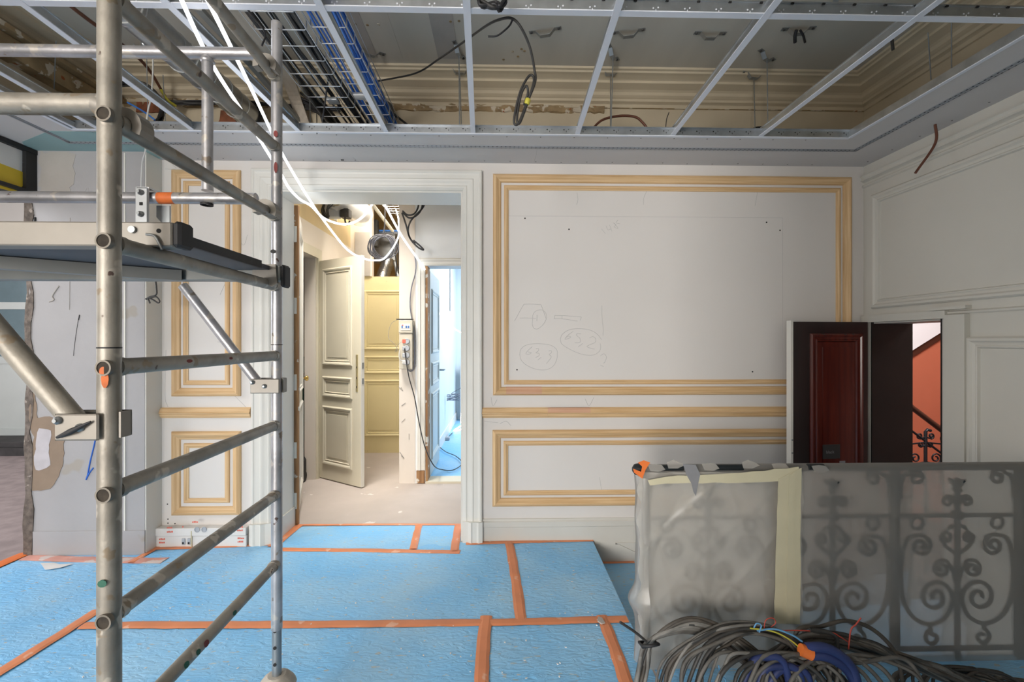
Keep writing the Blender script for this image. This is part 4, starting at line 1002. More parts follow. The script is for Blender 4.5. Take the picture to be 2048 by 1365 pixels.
# ------------------------------------------------------------------ suspended ceiling grid
CR_Y = 1.845
bars = [(-255, 195), (42, 383), (339, 596), (643, 772), (934, 946), (1232, 1155), (1531, 1346), (1831, 1522)]
ordn = ['first', 'second', 'third', 'fourth', 'fifth', 'sixth', 'seventh', 'eighth']
def tbar(p0, p1, label, up=.05, wdt=.030):
    t = thing('ceiling_grid_bar', label, 'grid bar', (p0 + p1) / 2, 'white bars of the suspended ceiling grid')
    MB().obox(p0, p1, wdt, .004).build('flange', 'tbar_white', t)
    up_ = Vector((0, 0, up / 2 + .002))
    MB().obox(p0 + up_, p1 + up_, .004, up).build('web', 'galvanised', t)
    b = Vector((0, 0, up)); MB().obox(p0 + b, p1 + b, .012, .006).build('bulb', 'galvanised', t)
    return t
for i, (ua, ub) in enumerate(bars):
    a = Zp(ua, 25, ZS); a.y = CR_Y; a.x = Yp(ua, 25, CR_Y).x; b = Vector((Yp(ub, 266, GY).x, GY, ZS)); d = (a - b) / (a.y - b.y)
    far = b + d * -.0; near = b + d * (-.35 - GY); 
    a.z = b.z = far.z = near.z = ZS + .004
    tbar(near, far, 'white ceiling grid bar running to the back wall, %s from the left' % ordn[i])
zc = ZS + .006
t = tbar(Vector((GX0, CR_Y, zc)), Vector((GX1, CR_Y, zc)), 'white cross bar of the ceiling grid spanning the whole opening', .055, .032)
m = MB(); h2 = MB()
for k in range(38):
    x = GX0 + .06 + k * .13
    m.disc((x, CR_Y - .002, zc + .022), (0, -1, 0), .0035, .001, 8); m.disc((x + .02, CR_Y - .002, zc + .025), (0, -1, 0), .0035, .001, 8); m.box(x + .009, x + .012, CR_Y - .003, CR_Y - .002, zc + .004, zc + .018)
    h2.box(x + .05, x + .062, CR_Y - .007, CR_Y - .002, zc + .048, zc + .054)
m.build('slots', 'tbar_white', t); h2.build('slots', 'hole_dark', t)
t = tbar(Vector((GX0, .77, zc)), Vector((GX1, .77, zc)), 'white cross bar of the ceiling grid nearest the viewer', .055, .032)
t = tbar(Vector((GX0 + .015, -.4, zc)), Vector((GX0 + .015, GY, zc)), 'white edge bar along the left side of the ceiling opening', .03, .02)
# hanger rods with their ceiling clips
def clip(p, ang, label, rod_to=None, group='metal ceiling clips'):
    """bent sheet-metal clip screwed to the old ceiling, with an optional rod"""
    p = Vector(p); d = Vector((math.cos(ang), math.sin(ang), 0)); t = thing('ceiling_clip', label, 'clip', p, group)
    m = MB(); prof = [(-.10, 0), (-.06, 0), (-.03, -.035), (.03, -.035), (.06, 0), (.10, 0)]
    sd = Vector((-d.y, d.x, 0)) * .014
    for i in range(5):
        a = p + d * prof[i][0] + Vector((0, 0, prof[i][1])); b = p + d * prof[i + 1][0] + Vector((0, 0, prof[i + 1][1]))
        q = [a - sd, a + sd, b + sd, b - sd]; m.prism(q, (0, 0, -.003))
    stp = m.build('strap', 'zinc_dark', t)
    for s_ in (-.085, .085): MB().disc(p + d * s_ + Vector((0, 0, -.003)), (0, 0, -1), .008, .005, 8).build('screw', 'screw_dark', stp)
    if rod_to is not None: MB().tube([p + Vector((0, 0, -.03)), Vector(rod_to)], .0035, 6).build('rod', 'galvanised', t)
    return t
zclip = ZC - .001
for (u, v, a, lab) in ((1090, 60, -.25, 'bare metal clip on the old ceiling, first right of the hanging coil'), (1257, 62, -.2, 'bare metal clip on the old ceiling, second right of the hanging coil'), (1420, 66, 0, 'bare metal clip on the old ceiling, third right of the hanging coil'), (1597, 57, -.1, 'metal clip with a black cable end on the old ceiling'), (740, 100, .5, 'metal clip on the old ceiling beside the blue cables'), (1664, 10, 1.3, 'metal clip with short stem above the right cross bar')):
    clip(Zp(u, v, zclip), a, lab)
for (u, v, ub, a, lab) in ((918, 100, 919, 1.3, 'rod hanger dropping to the back edge near the middle, rear clip'), (920, 137, 923, .1, 'rod hanger dropping from the cornice near the middle'), (1226, 105, 1222, 1.0, 'rod hanger dropping from the old ceiling right of centre'), (1221, 140, 1221, .05, 'rod hanger dropping from the cornice right of centre'),
                          (1534, 110, 1536, .6, 'thin rod hanger near the right end of the opening'), (1508, 147, 1510, .2, 'thin wire hanger beside the right rod')):
    top = Zp(u, v, zclip) if v < 130 else Yp(u, v, 3.2)
    bot = Yp(ub, 262, GY + .02)
    bot = Vector((top.x + (0.0), GY + .02, ZS + .03)) if False else bot
    clip(top, a, lab, bot, 'rod hangers of the ceiling grid')
CABLE_WORD = {'cable_black': 'black', 'cable_dark': 'dark grey', 'cable_brown': 'brownish', 'cable_grey': 'mid grey', 'cable_pale': 'pale grey'}
def line_thing(name, pts, r, material, label, cat, group=None, sub=6, n=6):
    if '{c}' in label:
        wd_ = CABLE_WORD[material]; label = label.replace('{c}', wd_)
        if group: group = wd_ + ' ' + group
    o = MB().tube(smooth_path(pts, sub) if len(pts) > 2 else pts, r, n).build(name, material)
    return tag(o, label, cat, group)
for (u0, v0, Y0, u1, v1, Y1, lab) in ((112, 82, 2.75, 108, 178, 2.9, 'thin hanger wire at the left of the ceiling opening'), (293, 100, 2.9, 296, 250, 2.92, 'thin hanger wire above the wall board left of the duct'), (326, 150, 3.0, 331, 248, 2.95, 'thin hanger wire left of the duct'), (619, 178, 3.1, 621, 252, 2.95, 'thin hanger wire beside the cable tray'), (633, 190, 3.1, 634, 268, 2.93, 'black strap hanging below the cable tray'),
                                      (1856, 65, 2.4, 1862, 160, 2.5, 'thin hanger wire above the right band'), (1903, 20, 2.3, 1903, 140, 2.4, 'thin hanger wire at the far right of the opening')):
    line_thing('hanger_wire', [Yp(u0, v0, Y0), Yp(u1, v1, Y1)], .0028, 'zinc_dark' if 'strap' not in lab else 'cable_black', lab, 'wire', 'thin ceiling wires')

# ------------------------------------------------------------------ wire cable trays with cables
def wire_tray(x0, x1, z, y0, y1, label, pitch=.12, ny=5, h=.05):
    t = thing('cable_tray', label, 'cable tray', ((x0 + x1) / 2, (y0 + y1) / 2, z), 'wire mesh cable trays above the grid')
    for k in range(ny): 
        x = x0 + (x1 - x0) * k / (ny - 1); MB().tube([(x, y0, z), (x, y1, z)], .0028, 5).build('long_wire', 'galvanised', t)
    for x in (x0, x1):
        for hh in (h, h * 2 if x == x1 and label.startswith('wire') else h): MB().tube([(x, y0, z + hh), (x, y1, z + hh)], .0028, 5).build('side_wire', 'galvanised', t)
    nn = int((y1 - y0) / pitch)
    first = None
    for k in range(nn):
        y = y0 + .03 + k * pitch
        if first is None:
            first = MB().tube([(x0, y, z + h), (x0, y, z + .008), (x0 + .008, y, z - .003), (x1 - .008, y, z - .003), (x1, y, z + .008), (x1, y, z + h)], .003, 5).build('cross_wire', 'galvanised', t); yb = y
        else:
            c = first.copy(); COL.objects.link(c); c.parent = t; c.location = (0, y - yb, 0); LOC[c.name] = LOC[t.name]
    return t
ZT = 2.985
wire_tray(-1.175, -.925, ZT, .6, 3.30, 'wire mesh tray carrying the bundle of black cables')
wire_tray(-.905, -.735, ZT + .015, .6, 3.32, 'wire mesh tray carrying the bundle of blue cables', ny=4)
rnd = random.Random(21)
def run_cable(x0, x1, z0, z1, r, material, label, group, wob=.02, name='cable'):
    pts = []; ph = rnd.uniform(0, 6); xa = rnd.uniform(x0, x1); xb = min(max(xa + rnd.uniform(-.05, .05), x0), x1); zz = rnd.uniform(z0, z1)
    for k in range(8):
        y = .5 + 2.8 * k / 7
        pts.append((min(max(xa + (xb - xa) * k / 7 + math.sin(ph + k * 1.3) * wob, x0), x1), y, zz + .012 * math.sin(ph * 2 + k * 1.1)))
    pts.append((pts[-1][0], 3.37, ZT - .06 - rnd.uniform(0, .1)))
    line_thing(name, pts, r, material, label, 'cable', group, 4, 5)
for k in range(9): run_cable(-1.168, -1.125, ZT + .012, ZT + .05, rnd.choice((.005, .006, .007)), rnd.choice(('cable_black', 'cable_dark', 'cable_brown')), 'thin {c} cable along the left side of the black-cable tray', 'cables in the wire tray', .012)
for k in range(5): run_cable(-1.075, -1.035, ZT + .012, ZT + .03, rnd.choice((.005, .006)), rnd.choice(('cable_black', 'cable_dark', 'cable_brown')), 'thin {c} cable along the middle of the black-cable tray', 'cables in the wire tray middle', .012)
for k in range(7): run_cable(-.985, -.940, ZT + .012, ZT + .05, rnd.choice((.006, .008, .010)), rnd.choice(('cable_black', 'cable_dark')), '{c} cable along the right side of the black-cable tray', 'cables in the wire tray right', .012)
for k in range(5): run_cable(-.897, -.868, ZT + .025, ZT + .05, .0048, 'cable_blue', 'blue data cable along the left side of the blue-cable tray', 'blue cables in the wire tray left', .012)
for k in range(17): run_cable(-.825, -.745, ZT + .025, ZT + .085, .0048, 'cable_blue', 'blue data cable along the right side of the blue-cable tray', 'blue cables in the wire tray right', .012)
# tie wraps and hanging tails
line_thing('cable_tie', [Vector((-1.14, 1.98, ZT + .03)), Vector((-1.13, 1.98, ZT - .01)), Yp(528, 60, 2.02), Yp(524, 92, 2.02)], .004, 'cable_black', 'black cable tie with tail under the left of the tray', 'cable tie')
line_thing('cable_tie', [Yp(665, 150, 2.7), Yp(657, 157, 2.7), Yp(650, 205, 2.75), Yp(645, 240, 2.8)], .005, 'cable_black', 'long black strap hanging from the middle of the tray', 'cable tie')
for (u, v, lab) in ((666, 202, 'small metal coupler under the black-cable tray'), (720, 193, 'small metal coupler under the blue-cable tray')):
    p = Zp(u, v, ZT - .015); tag(MB().bbox(p.x - .035, p.x + .035, p.y - .03, p.y + .03, ZT - .022, ZT - .004, .004).build('tray_coupler', 'galvanised'), lab, 'coupler')

# ------------------------------------------------------------------ duct, boards, pipes in the ceiling space
dxc, dzc, dr_ = -1.80, 3.11, .085
dk = thing('air_duct', 'round galvanised air duct with white ties above the grid', 'duct', (dxc, 2, dzc - dr_))
MB().tube([(dxc - .0, .5, dzc), (dxc, 3.30, dzc)], dr_, 24).build('duct_tube', 'galvanised', dk)
for k in range(9): MB().lathe([(dr_ + .0, 0), (dr_ + .003, .002), (dr_ + .003, .008), (dr_, .010)], (dxc, .9 + k * .27, dzc), (0, 1, 0), 24).build('seam_ring', 'galvanised', dk)
for y in (1.75, 1.98, 2.22, 2.62, 2.95, 3.15): MB().lathe([(dr_ + .004, 0), (dr_ + .006, .003), (dr_ + .004, .006)], (dxc, y, dzc), (0, 1, 0), 24).build('tie', 'wire_white', dk)
MB().lathe([(dr_ - .004, 0), (dr_ + .008, .004), (dr_ + .008, .05), (dr_ - .004, .055)], (dxc, 3.27, dzc), (0, 1, 0), 24).build('end_collar', 'rubber_black', dk)
brd = [Yp(420, -60, 2.2), Yp(478, 27, 2.5), Yp(542, 107, 2.85), Yp(573, 154, 3.08), Yp(591, 201, 3.28), Yp(612, 262, 3.36)]
pth = smooth_path(brd, 6); m = MB(); hw_ = .042
rows = [(p + Vector((-hw_, 0, 0)), p + Vector((hw_, 0, 0)), p + Vector((hw_, .012, .012)), p + Vector((-hw_, .012, .012))) for p in pth]
for i in range(len(rows) - 1): m.add(list(rows[i]) + list(rows[i + 1]), [(j, (j + 1) % 4, 4 + (j + 1) % 4, 4 + j) for j in range(4)])
tag(m.build('bent_strip', 'board_old'), 'old beige strip curving down from the ceiling left of the cable trays', 'strip')
line_thing('pipe', [Yp(120, -10, 2.3), Yp(154, 22, 2.45), Yp(283, 122, 3.0), Yp(330, 192, 3.32)], .010, 'pipe_brown', 'thin brown pipe running along the old ceiling at left', 'pipe')
for (a, b, r, matn, lab) in (((340, 5, 2.3), (466, 112, 2.98), .010, 'zinc_dark', 'dark steel profile along the ceiling right of the duct'), ((395, 15, 2.25), (500, 128, 2.95), .018, 'alu_grey', 'wide grey steel profile along the ceiling right of the duct'), ((500, 128, 2.95), (600, 245, 3.36), .018, 'alu_grey', 'grey steel profile ending at the back wall under the bent strip')):
    m = MB().obox(Yp(*a), Yp(*b), r * 2, r * 1.2); tag(m.build('steel_profile', matn), lab, 'profile')
for (u, v, lab) in ((268, 104, 'small metal pipe clamp on the old ceiling at left'), (288, 93, 'second small metal pipe clamp nearer the duct')):
    p = Yp(u, v, 2.95); t = thing('pipe_clamp', lab, 'clamp', p)
    MB().tube([p + Vector((0, 0, .05)), p], .004, 6).build('stem', 'galvanised', t); MB().lathe([(.012, 0), (.018, .008), (.018, .02), (.01, .024)], p, (0, 0, 1), 12).build('ring', 'galvanised', t)
# black cables behind the left part of the band
rnd = random.Random(5)
def loop_cable(ctrl, spread, nk, r, mats, label, group, name='cable', sub=5):
    for k in range(nk):
        off = [Vector((rnd.uniform(-spread, spread), rnd.uniform(-spread, spread), rnd.uniform(-spread, spread))) for _ in ctrl]
        line_thing(name, [c + o for c, o in zip(ctrl, off)], r, rnd.choice(mats), label, 'cable', group, sub, 5)
loop_cable([Yp(u, v, Y) for u, v, Y in ((232, 172, 3.05), (262, 166, 3.1), (300, 178, 3.15), (325, 205, 3.2), (318, 240, 3.15), (280, 255, 3.1), (255, 240, 3.15))], .018, 9, .007, ['cable_black', 'cable_dark'], 'black cable looping above the wall board left of the duct', 'black cables looping at left')
loop_cable([Yp(u, v, Y) for u, v, Y in ((330, 206, 3.28), (400, 206, 3.34), (500, 208, 3.34), (580, 214, 3.34), (680, 218, 3.34))], .014, 7, .007, ['cable_black', 'cable_dark'], 'black cable strung along the old wall behind the duct', 'black cables along the old wall')
loop_cable([Yp(u, v, Y) for u, v, Y in ((600, 195, 3.3), (630, 215, 3.3), (650, 240, 3.3), (655, 262, 3.3))], .03, 7, .008, ['cable_black', 'cable_dark'], 'black cable dropping at the end of the tray', 'black cables at the tray end')
loop_cable([Yp(u, v, Y) for u, v, Y in ((740, 205, 3.32), (775, 215, 3.34), (785, 235, 3.34), (770, 262, 3.34))], .025, 4, .010, ['cable_black', 'cable_dark'], 'black cable bunched at the wall under the blue tray', 'black cables under the blue tray')
line_thing('cable', [Yp(u, v, Y) for u, v, Y in ((255, 205, 3.1), (285, 222, 3.1), (310, 240, 3.1))], .006, 'cable_blue', 'single blue cable at the left of the band', 'cable')
line_thing('conduit', [Yp(u, v, Y) for u, v, Y in ((322, 180, 3.25), (335, 200, 3.25), (352, 212, 3.3))], .009, 'wire_yellow', 'short yellow conduit at the torn wall', 'conduit')
line_thing('cable', [Yp(u, v, Y) for u, v, Y in ((775, 218, 3.3), (800, 238, 3.3), (830, 262, 3.2))], .008, 'cable_black', 'black cable dropping right of the blue tray', 'cable')
# cable hung up on the cross bar, ending in a coil
c1 = [Yp(u, v, Y) for u, v, Y in ((752, 163, 3.15), (830, 147, 3.0), (878, 118, 2.75), (930, 82, 2.4), (972, 52, 2.1), (1000, 39, 1.93), (1024, 37, 1.90), (1042, 55, 1.9), (1060, 95, 1.95), (1069, 140, 2.0), (1070, 165, 2.0), (1050, 215, 2.0), (1036, 248, 2.0), (1028, 240, 2.0), (1040, 185, 2.0), (1058, 152, 2.0), (1068, 158, 2.0), (1060, 190, 2.0), (1040, 245, 2.0), (1034, 235, 2.0), (1042, 190, 2.0), (1052, 172, 2.0), (1056, 185, 2.0), (1048, 210, 2.0))]
line_thing('cable', c1, .0055, 'cable_dark', 'grey cable hung over the cross bar and ending in a tied coil', 'cable', None, 6, 7)
p = Yp(1053, 200, 2.0)
tag(MB().lathe([(.010, 0), (.013, .004), (.013, .022), (.010, .026)], p + Vector((0, 0, -.02)), (0.3, 0, 1), 10).build('wire_wrap', 'wire_yellow'), 'yellow wire wrapped round the hanging coil', 'wire')
line_thing('cable_tie', [Yp(1026, 36, 1.9), Yp(1020, 50, 1.9), Yp(1008, 62, 1.9), Yp(993, 72, 1.9), Yp(976, 73, 1.9)], .004, 'cable_black', 'black strap tail by the cable on the cross bar', 'cable tie')
loop_cable([Yp(u, v, 1.75) for u, v in ((955, -22), (965, 4), (985, 9), (1005, 8), (1015, -20))], .016, 4, .007, ['cable_dark', 'cable_black'], 'dark cable loop hanging in at the top edge', 'dark loops at the top edge')
line_thing('cable', [Yp(u, v, 3.05) for u, v in ((1183, 260), (1205, 240), (1240, 232), (1270, 234), (1285, 245), (1298, 262))], .008, 'pipe_brown', 'brown cable arching over the back edge right of centre', 'cable')
line_thing('cable', [Yp(u, v, 3.05) for u, v in ((1500, 262), (1512, 256), (1526, 255))], .008, 'cable_black', 'short black cable peeping over the back edge at right', 'cable')
line_thing('cable', [Yp(u, v, 3.1) for u, v in ((1338, 225), (1333, 240), (1331, 262))], .003, 'cable_black', 'thin black wire against the old wall right of centre', 'wire')
line_thing('cable', [Zp(1593, 60, ZC - .04), Zp(1590, 72, ZC - .06), Zp(1590, 85, ZC - .08)], .010, 'cable_black', 'black cable stub at the clip near the right bars', 'cable')
line_thing('cable', [Zp(1600, 60, ZC - .03), Zp(1606, 70, ZC - .05), Zp(1610, 85, ZC - .07)], .007, 'cable_black', 'thin black cable stub beside the clip near the right bars', 'cable')
line_thing('cable', [Yp(1782, 62, 2.5), Yp(1786, 100, 2.5)], .008, 'cable_dark', 'short dark cable hanging by the right cornice', 'cable')
a = Zp(1870, 246, ZS + .01); line_thing('cable', [a, a + Vector((-.01, -.012, -.13)), Yp(1831, 346, a.y - .03)], .0075, 'pipe_brown', 'stiff dark brown cable hanging from the band at right', 'cable', None, 6, 8)
line_thing('cable', [Yp(u, v, Y) for u, v, Y in ((304, 70, 2.9), (306, 130, 2.9), (303, 190, 2.85), (296, 222, 2.85), (292, 262, 2.85), (291, 300, 3.0), (284, 330, 3.1), (282, 400, 3.12), (284, 440, 3.14))], .005, 'wire_white', 'thin white cable hanging in front of the pier', 'cable')
line_thing('cable', [Yp(284, 438, 3.14), Yp(296, 490, 3.12)] + [Yp(u, v, 3.1) for u, v in ((309, 550), (313, 578), (312, 590), (300, 594), (291, 599), (300, 596), (312, 594), (319, 602), (316, 606), (306, 600), (296, 596), (300, 607))], .0055, 'cable_dark', 'short dark wire with a knotted end below the platform', 'wire', None, 4, 6)

# ------------------------------------------------------------------ light ropes
def rope(ctrl, label, r=.0085, material='led_white'):
    return line_thing('light_rope', [Yp(*c) for c in ctrl], r, material, label, 'light rope', 'glowing light ropes', 7, 8)
rope([(340, -60, 1.55), (365, 4, 1.72), (425, 130, 2.1), (490, 232, 2.6), (560, 345, 3.0), (578, 376, 3.15), (600, 399, 3.42), (622, 412, 3.55), (650, 438, 3.7), (690, 449, 3.85), (722, 437, 3.95), (745, 408, 4.0), (765, 370, 4.05)], 'glowing light rope sagging low inside the top of the doorway')
rope([(395, -40, 1.60), (440, 50, 1.82), (500, 172, 2.28), (561, 301, 3.0), (600, 369, 3.2), (622, 404, 3.45), (645, 438, 3.8), (694, 499, 4.3), (727, 517, 4.5), (749, 521, 4.75), (771, 515, 4.9), (796, 476, 5.15), (797, 440, 5.6), (792, 420, 5.9)], 'glowing light rope running through the doorway to the cable coil', .0085, 'led_white')
rope([(755, 385, 3.85), (769, 409, 3.95), (804, 473, 4.35), (836, 519, 4.74), (850, 540, 4.79)], 'glowing light rope stretched to the corner of the blue-room opening', .0095, 'led_soft')
rope([(852, 552, 5.03), (864, 592, 5.5), (876, 622, 5.9), (886, 638, 6.1), (898, 650, 6.3), (912, 660, 6.5), (930, 669, 6.7), (960, 680, 7.0)], 'glowing light rope hanging inside the blue-floored room', .0095)
rope([(960, 700, 8.0), (930, 790, 8.1), (922, 846, 8.2), (935, 838, 8.2), (925, 850, 7.9), (908, 862, 7.4), (930, 856, 7.6), (945, 840, 8.0)], 'glowing heap of light rope on the blue room floor', .012)

# ------------------------------------------------------------------ corridor clutter
YPB = 4.80
a = Yp(801, 641, YPB); b = Yp(827, 738, YPB)
pb_ = thing('power_box', 'cream site power box with four sockets on the corridor pier', 'power box', ((a.x + b.x) / 2, YPB, b.z))
MB().bbox(a.x, b.x, YPB - .06, YPB + .015, b.z, a.z - .14, .006).build('case', 'plastic_cream', pb_)
bc = MB().bbox(a.x - .004, b.x + .004, YPB - .07, YPB + .015, a.z - .135, a.z, .006).build('breaker_cover', 'plastic_cream', pb_)
MB().box(a.x + .018, b.x - .018, YPB - .074, YPB - .07, a.z - .105, a.z - .04).build('cover_window', 'plastic_white', bc)
for k in range(4): MB().box(a.x + .025 + k * .022, a.x + .04 + k * .022, YPB - .077, YPB - .074, a.z - .085, a.z - .06).build('breaker', 'print_blue' if k != 1 else 'plastic_white', bc)
MB().box(a.x + .03, a.x + .045, YPB - .0765, YPB - .074, a.z - .058, a.z - .05).build('red_mark', 'print_red', bc)
for k in range(4):
    z = Yp(812, 683 + k * 13.8, YPB).z; x = (a.x + b.x) / 2 + .012
    so = MB().lathe([(.030, 0), (.030, .014), (.024, .022), (.022, .02)], (x, YPB - .06, z), (0, -1, 0), 14).build('socket', 'plastic_grey', pb_)
    MB().bbox(x - .045, x - .005, YPB - .082, YPB - .06, z - .022, z + .022, .005).build('plug', 'print_red' if k == 0 else ('plastic_white' if k == 3 else 'plastic_grey'), so)
tag(MB().box(Yp(793, 640, YPB - .05).x, b.x, YPB - .07, YPB - .0, a.z + .004, a.z + .012).build('shelf_strip', 'cable_dark'), 'dark strip lying on top of the power box', 'strip')
line_thing('cable', [Yp(u, v, Y) for u, v, Y in ((825, 500, 4.79), (831, 520, 4.79), (831, 545, 4.79), (823, 575, 4.79), (820, 610, 4.79), (824, 640, 4.79), (828, 660, 4.785), (829, 700, 4.785), (828, 735, 4.785), (820, 743, 4.78), (814, 735, 4.76))], .006, 'cable_slate', 'grey feed cable running down to the power box', 'cable')
line_thing('cable', [Yp(809, 697, 4.70), Yp(812, 720, 4.70), Yp(818, 755, 4.70), Yp(829, 795, 4.69), Yp(838, 845, 4.68), Yp(850, 895, 4.68), Yp(868, 932, 4.72)] + [Zp(u, v, .03) for u, v in ((885, 940), (905, 941), (922, 931), (922, 922), (910, 912), (893, 905), (882, 897), (878, 893))], .0055, 'cable_black', 'long black cable sagging from the power box to the blue room floor', 'cable', None, 6, 6)
line_thing('cable', [Yp(803, 684, 4.71), Yp(795, 692, 4.7), Yp(791, 704, 4.7), Yp(795, 698, 4.7), Yp(786, 686, 4.7), Yp(777, 676, 4.72), Yp(778, 660, 4.75), Yp(784, 646, 4.76), Yp(794, 641, 4.76)], .0016, 'cable_slate', 'thin pale cord looping left of the power box', 'cable')
line_thing('cable', [Yp(808, 723, 4.71), Yp(800, 720, 4.7), Yp(798, 712, 4.7), Yp(799, 700, 4.71)], .0045, 'wire_white', 'white plug cord at the lowest socket of the power box', 'cable')
m = MB(); p = Zp(893, 880, .012)
tag(m.bbox(p.x - .05, p.x + .05, p.y - .04, p.y + .04, .012, .055, .008).build('power_adapter', 'plastic_grey'), 'small grey power adapter on the blue room floor', 'adapter')
line_thing('cable', [Zp(u, v, .02) for u, v in ((880, 882), (888, 878), (897, 874), (903, 868), (905, 866))], .006, 'cable_black', 'short black cord at the grey adapter', 'cable')
# coil of wire hanging in the blue room
pts = []
for k in range(90):
    t_ = k / 89; c = Yp(907, 802 - 14 * t_, 7.0); r = .085 + .03 * math.sin(k * .9) 
    pts.append(c + Vector((math.cos(k * .45) * r, math.sin(k * .45) * r * .6, rnd.uniform(-.008, .008))))
pts += [Yp(912, 782, 7.0), Yp(930, 772, 7.0)]
line_thing('wire_coil', pts, .004, 'cable_slate', 'loose coil of wire hanging in the blue-floored room', 'coil', None, 2, 5)
# grey cable coil at the top of the passage
pts = []
for k in range(150):
    t_ = k / 149; c = Yp(766 - 6 * math.sin(t_ * 9), 494, 5.3 + .12 * t_); r = .135 + .012 * math.sin(k * .7)
    pts.append(c + Vector((math.cos(k * .42) * r, 0, math.sin(k * .42) * r)))
line_thing('cable_coil', pts, .006, 'cable_slate', 'big grey cable coil hanging at the top of the passage', 'coil', None, 2, 6)
line_thing('cable', [Yp(u, v, 5.3) for u, v in ((770, 400), (770, 430), (769, 455), (766, 466))], .006, 'cable_slate', 'grey cable from which the big coil hangs', 'cable')
wire_t = wire_tray(-1.42, -1.10, 3.13, 4.4, 6.0, 'mesh tray at the top of the passage', pitch=.1, ny=6)
for pts, lab in (([(838, 395), (836, 415), (828, 428), (815, 430), (805, 422)], 'black cable loop hanging under the lintel, upper one'), ([(846, 395), (843, 418), (832, 432), (818, 436), (805, 425)], 'black cable loop hanging under the lintel, lower one'), ([(852, 395), (846, 415), (830, 432), (820, 445), (816, 462), (822, 480), (836, 495), (847, 500), (840, 492), (827, 481)], 'black cable hanging long with a looped end near the lintel'), ([(804, 426), (812, 450), (819, 475), (830, 488)], 'black cable slanting down to the looped end')):
    line_thing('cable', [Yp(u, v, 4.55) for u, v in pts], .0085, 'cable_black', lab, 'cable', None, 6, 6)
line_thing('pipe', [Yp(742, 405, 5.0), Yp(785, 462, 5.9)], .022, 'plastic_cream', 'pale plastic pipe at the top of the passage', 'pipe')
# plastic-wrapped duct and grey boxes under the corridor ceiling
wd = thing('wrapped_duct', 'air duct wrapped in clear plastic under the corridor ceiling', 'duct', Yp(705, 405, 5.5))
MB().tube([Yp(672, 392, 5.1), Yp(700, 410, 5.4), Yp(725, 428, 5.8)], .115, 14).build('duct_tube', 'foil', wd)
m = MB(); pth = smooth_path([Yp(668, 390, 5.08), Yp(700, 411, 5.4), Yp(722, 430, 5.75)], 5)
m.tube(pth, [.14 + .018 * math.sin(k * 2.1) for k in range(len(pth))], 12, caps=False).build('plastic_wrap', 'film_clear', wd)
for (u, v, s_, lab) in ((664, 420, .09, 'grey electrical box under the corridor ceiling, left one'), (692, 428, .05, 'small dark electrical box beside the wrapped duct')):
    p = Yp(u, v, 5.2); tag(MB().bbox(p.x - s_, p.x + s_, p.y - .05, p.y + .05, p.z - s_, p.z + s_, .008).build('electrical_box', 'plastic_grey' if s_ > .06 else 'cable_dark'), lab, 'box')
loop_cable([Yp(u, v, 5.05) for u, v in ((648, 405), (645, 420), (652, 432), (658, 436), (655, 420), (662, 410))], .02, 5, .006, ['cable_dark', 'cable_black'], 'dark cable tangle left of the grey electrical box', 'dark cables at the corridor ceiling')
line_thing('cable', [Yp(u, v, 5.15) for u, v in ((692, 425), (690, 440), (694, 450), (700, 442))], .01, 'cable_dark', 'thick dark cable under the wrapped duct', 'cable')
# service space above the yellow door
fd = [Yp(778, 520, 6.75), Yp(772, 535, 6.7), Yp(765, 555, 6.6), Yp(760, 575, 6.55)]
pth = smooth_path(fd, 10)
tag(MB().tube(pth, [.085 + .006 * (k % 2) for k in range(len(pth))], 16).build('flexible_duct', 'foil'), 'crinkled silver flexible duct above the yellow door', 'duct')
p = Yp(770, 484, 6.9); tag(MB().bbox(p.x - .20, p.x + .17, 6.9, 7.1, p.z - .30, p.z + .18, .02).build('air_unit', 'galvanised'), 'grey metal air unit above the yellow door', 'machine')
t = thing('cable_tray', 'horizontal mesh tray with blue cables above the yellow door', 'cable tray', Yp(770, 468, 6.6))
zz = Yp(770, 468, 6.6).z
for k in range(4): MB().tube([(-2.2, 6.5 + .07 * k, zz), (-1.1, 6.5 + .07 * k, zz)], .005, 5).build('long_wire', 'galvanised', t)
for k in range(10): MB().tube([(-2.2 + k * .11, 6.5, zz + .06), (-2.2 + k * .11, 6.5, zz), (-2.2 + k * .11, 6.71, zz), (-2.2 + k * .11, 6.71, zz + .06)], .005, 5).build('cross_wire', 'galvanised', t)
for k in range(5): line_thing('cable', [Vector((-2.2, 6.52 + k * .035, zz + .02)), Vector((-1.6, 6.53 + k * .033, zz + .03)), Vector((-1.08, 6.52 + k * .035, zz + .02))], .012, 'cable_blue', 'blue cable lying in the horizontal tray above the yellow door', 'cable', 'blue cables above the yellow door')
for k, (u, v) in enumerate(((748, 455), (748, 480))):
    p = Yp(u, v, 6.45); tag(MB().bbox(p.x - .05, p.x + .06, 6.4, 6.5, p.z - .1, p.z + .1, .01).build('dark_box', 'cable_dark'), ('upper' if k == 0 else 'lower') + ' dark box at the left of the service space', 'box')
line_thing('duct_strip', [Yp(790, 525, 6.6), Yp(797, 555, 6.5)], .03, 'zinc_dark', 'dark slanting metal strip above the yellow door', 'strip')
for k, (a0, b0) in enumerate((((788, 500), (792, 552)), ((796, 490), (795, 552)))):
    line_thing('cable', [Yp(*a0, 6.5), Yp((a0[0] + b0[0]) / 2 + 3, (a0[1] + b0[1]) / 2, 6.5), Yp(*b0, 6.5)], .009, 'cable_black', ('left' if k == 0 else 'right') + ' black cable dropping into the yellow door space', 'cable')
tag(MB().box(XC + .06, -1.74, YF - .012, YF - .001, 2.37, 2.95).build('plaster_board_patch', 'plaster_grey'), 'grey plaster patch beside the opening above the yellow door', 'patch')

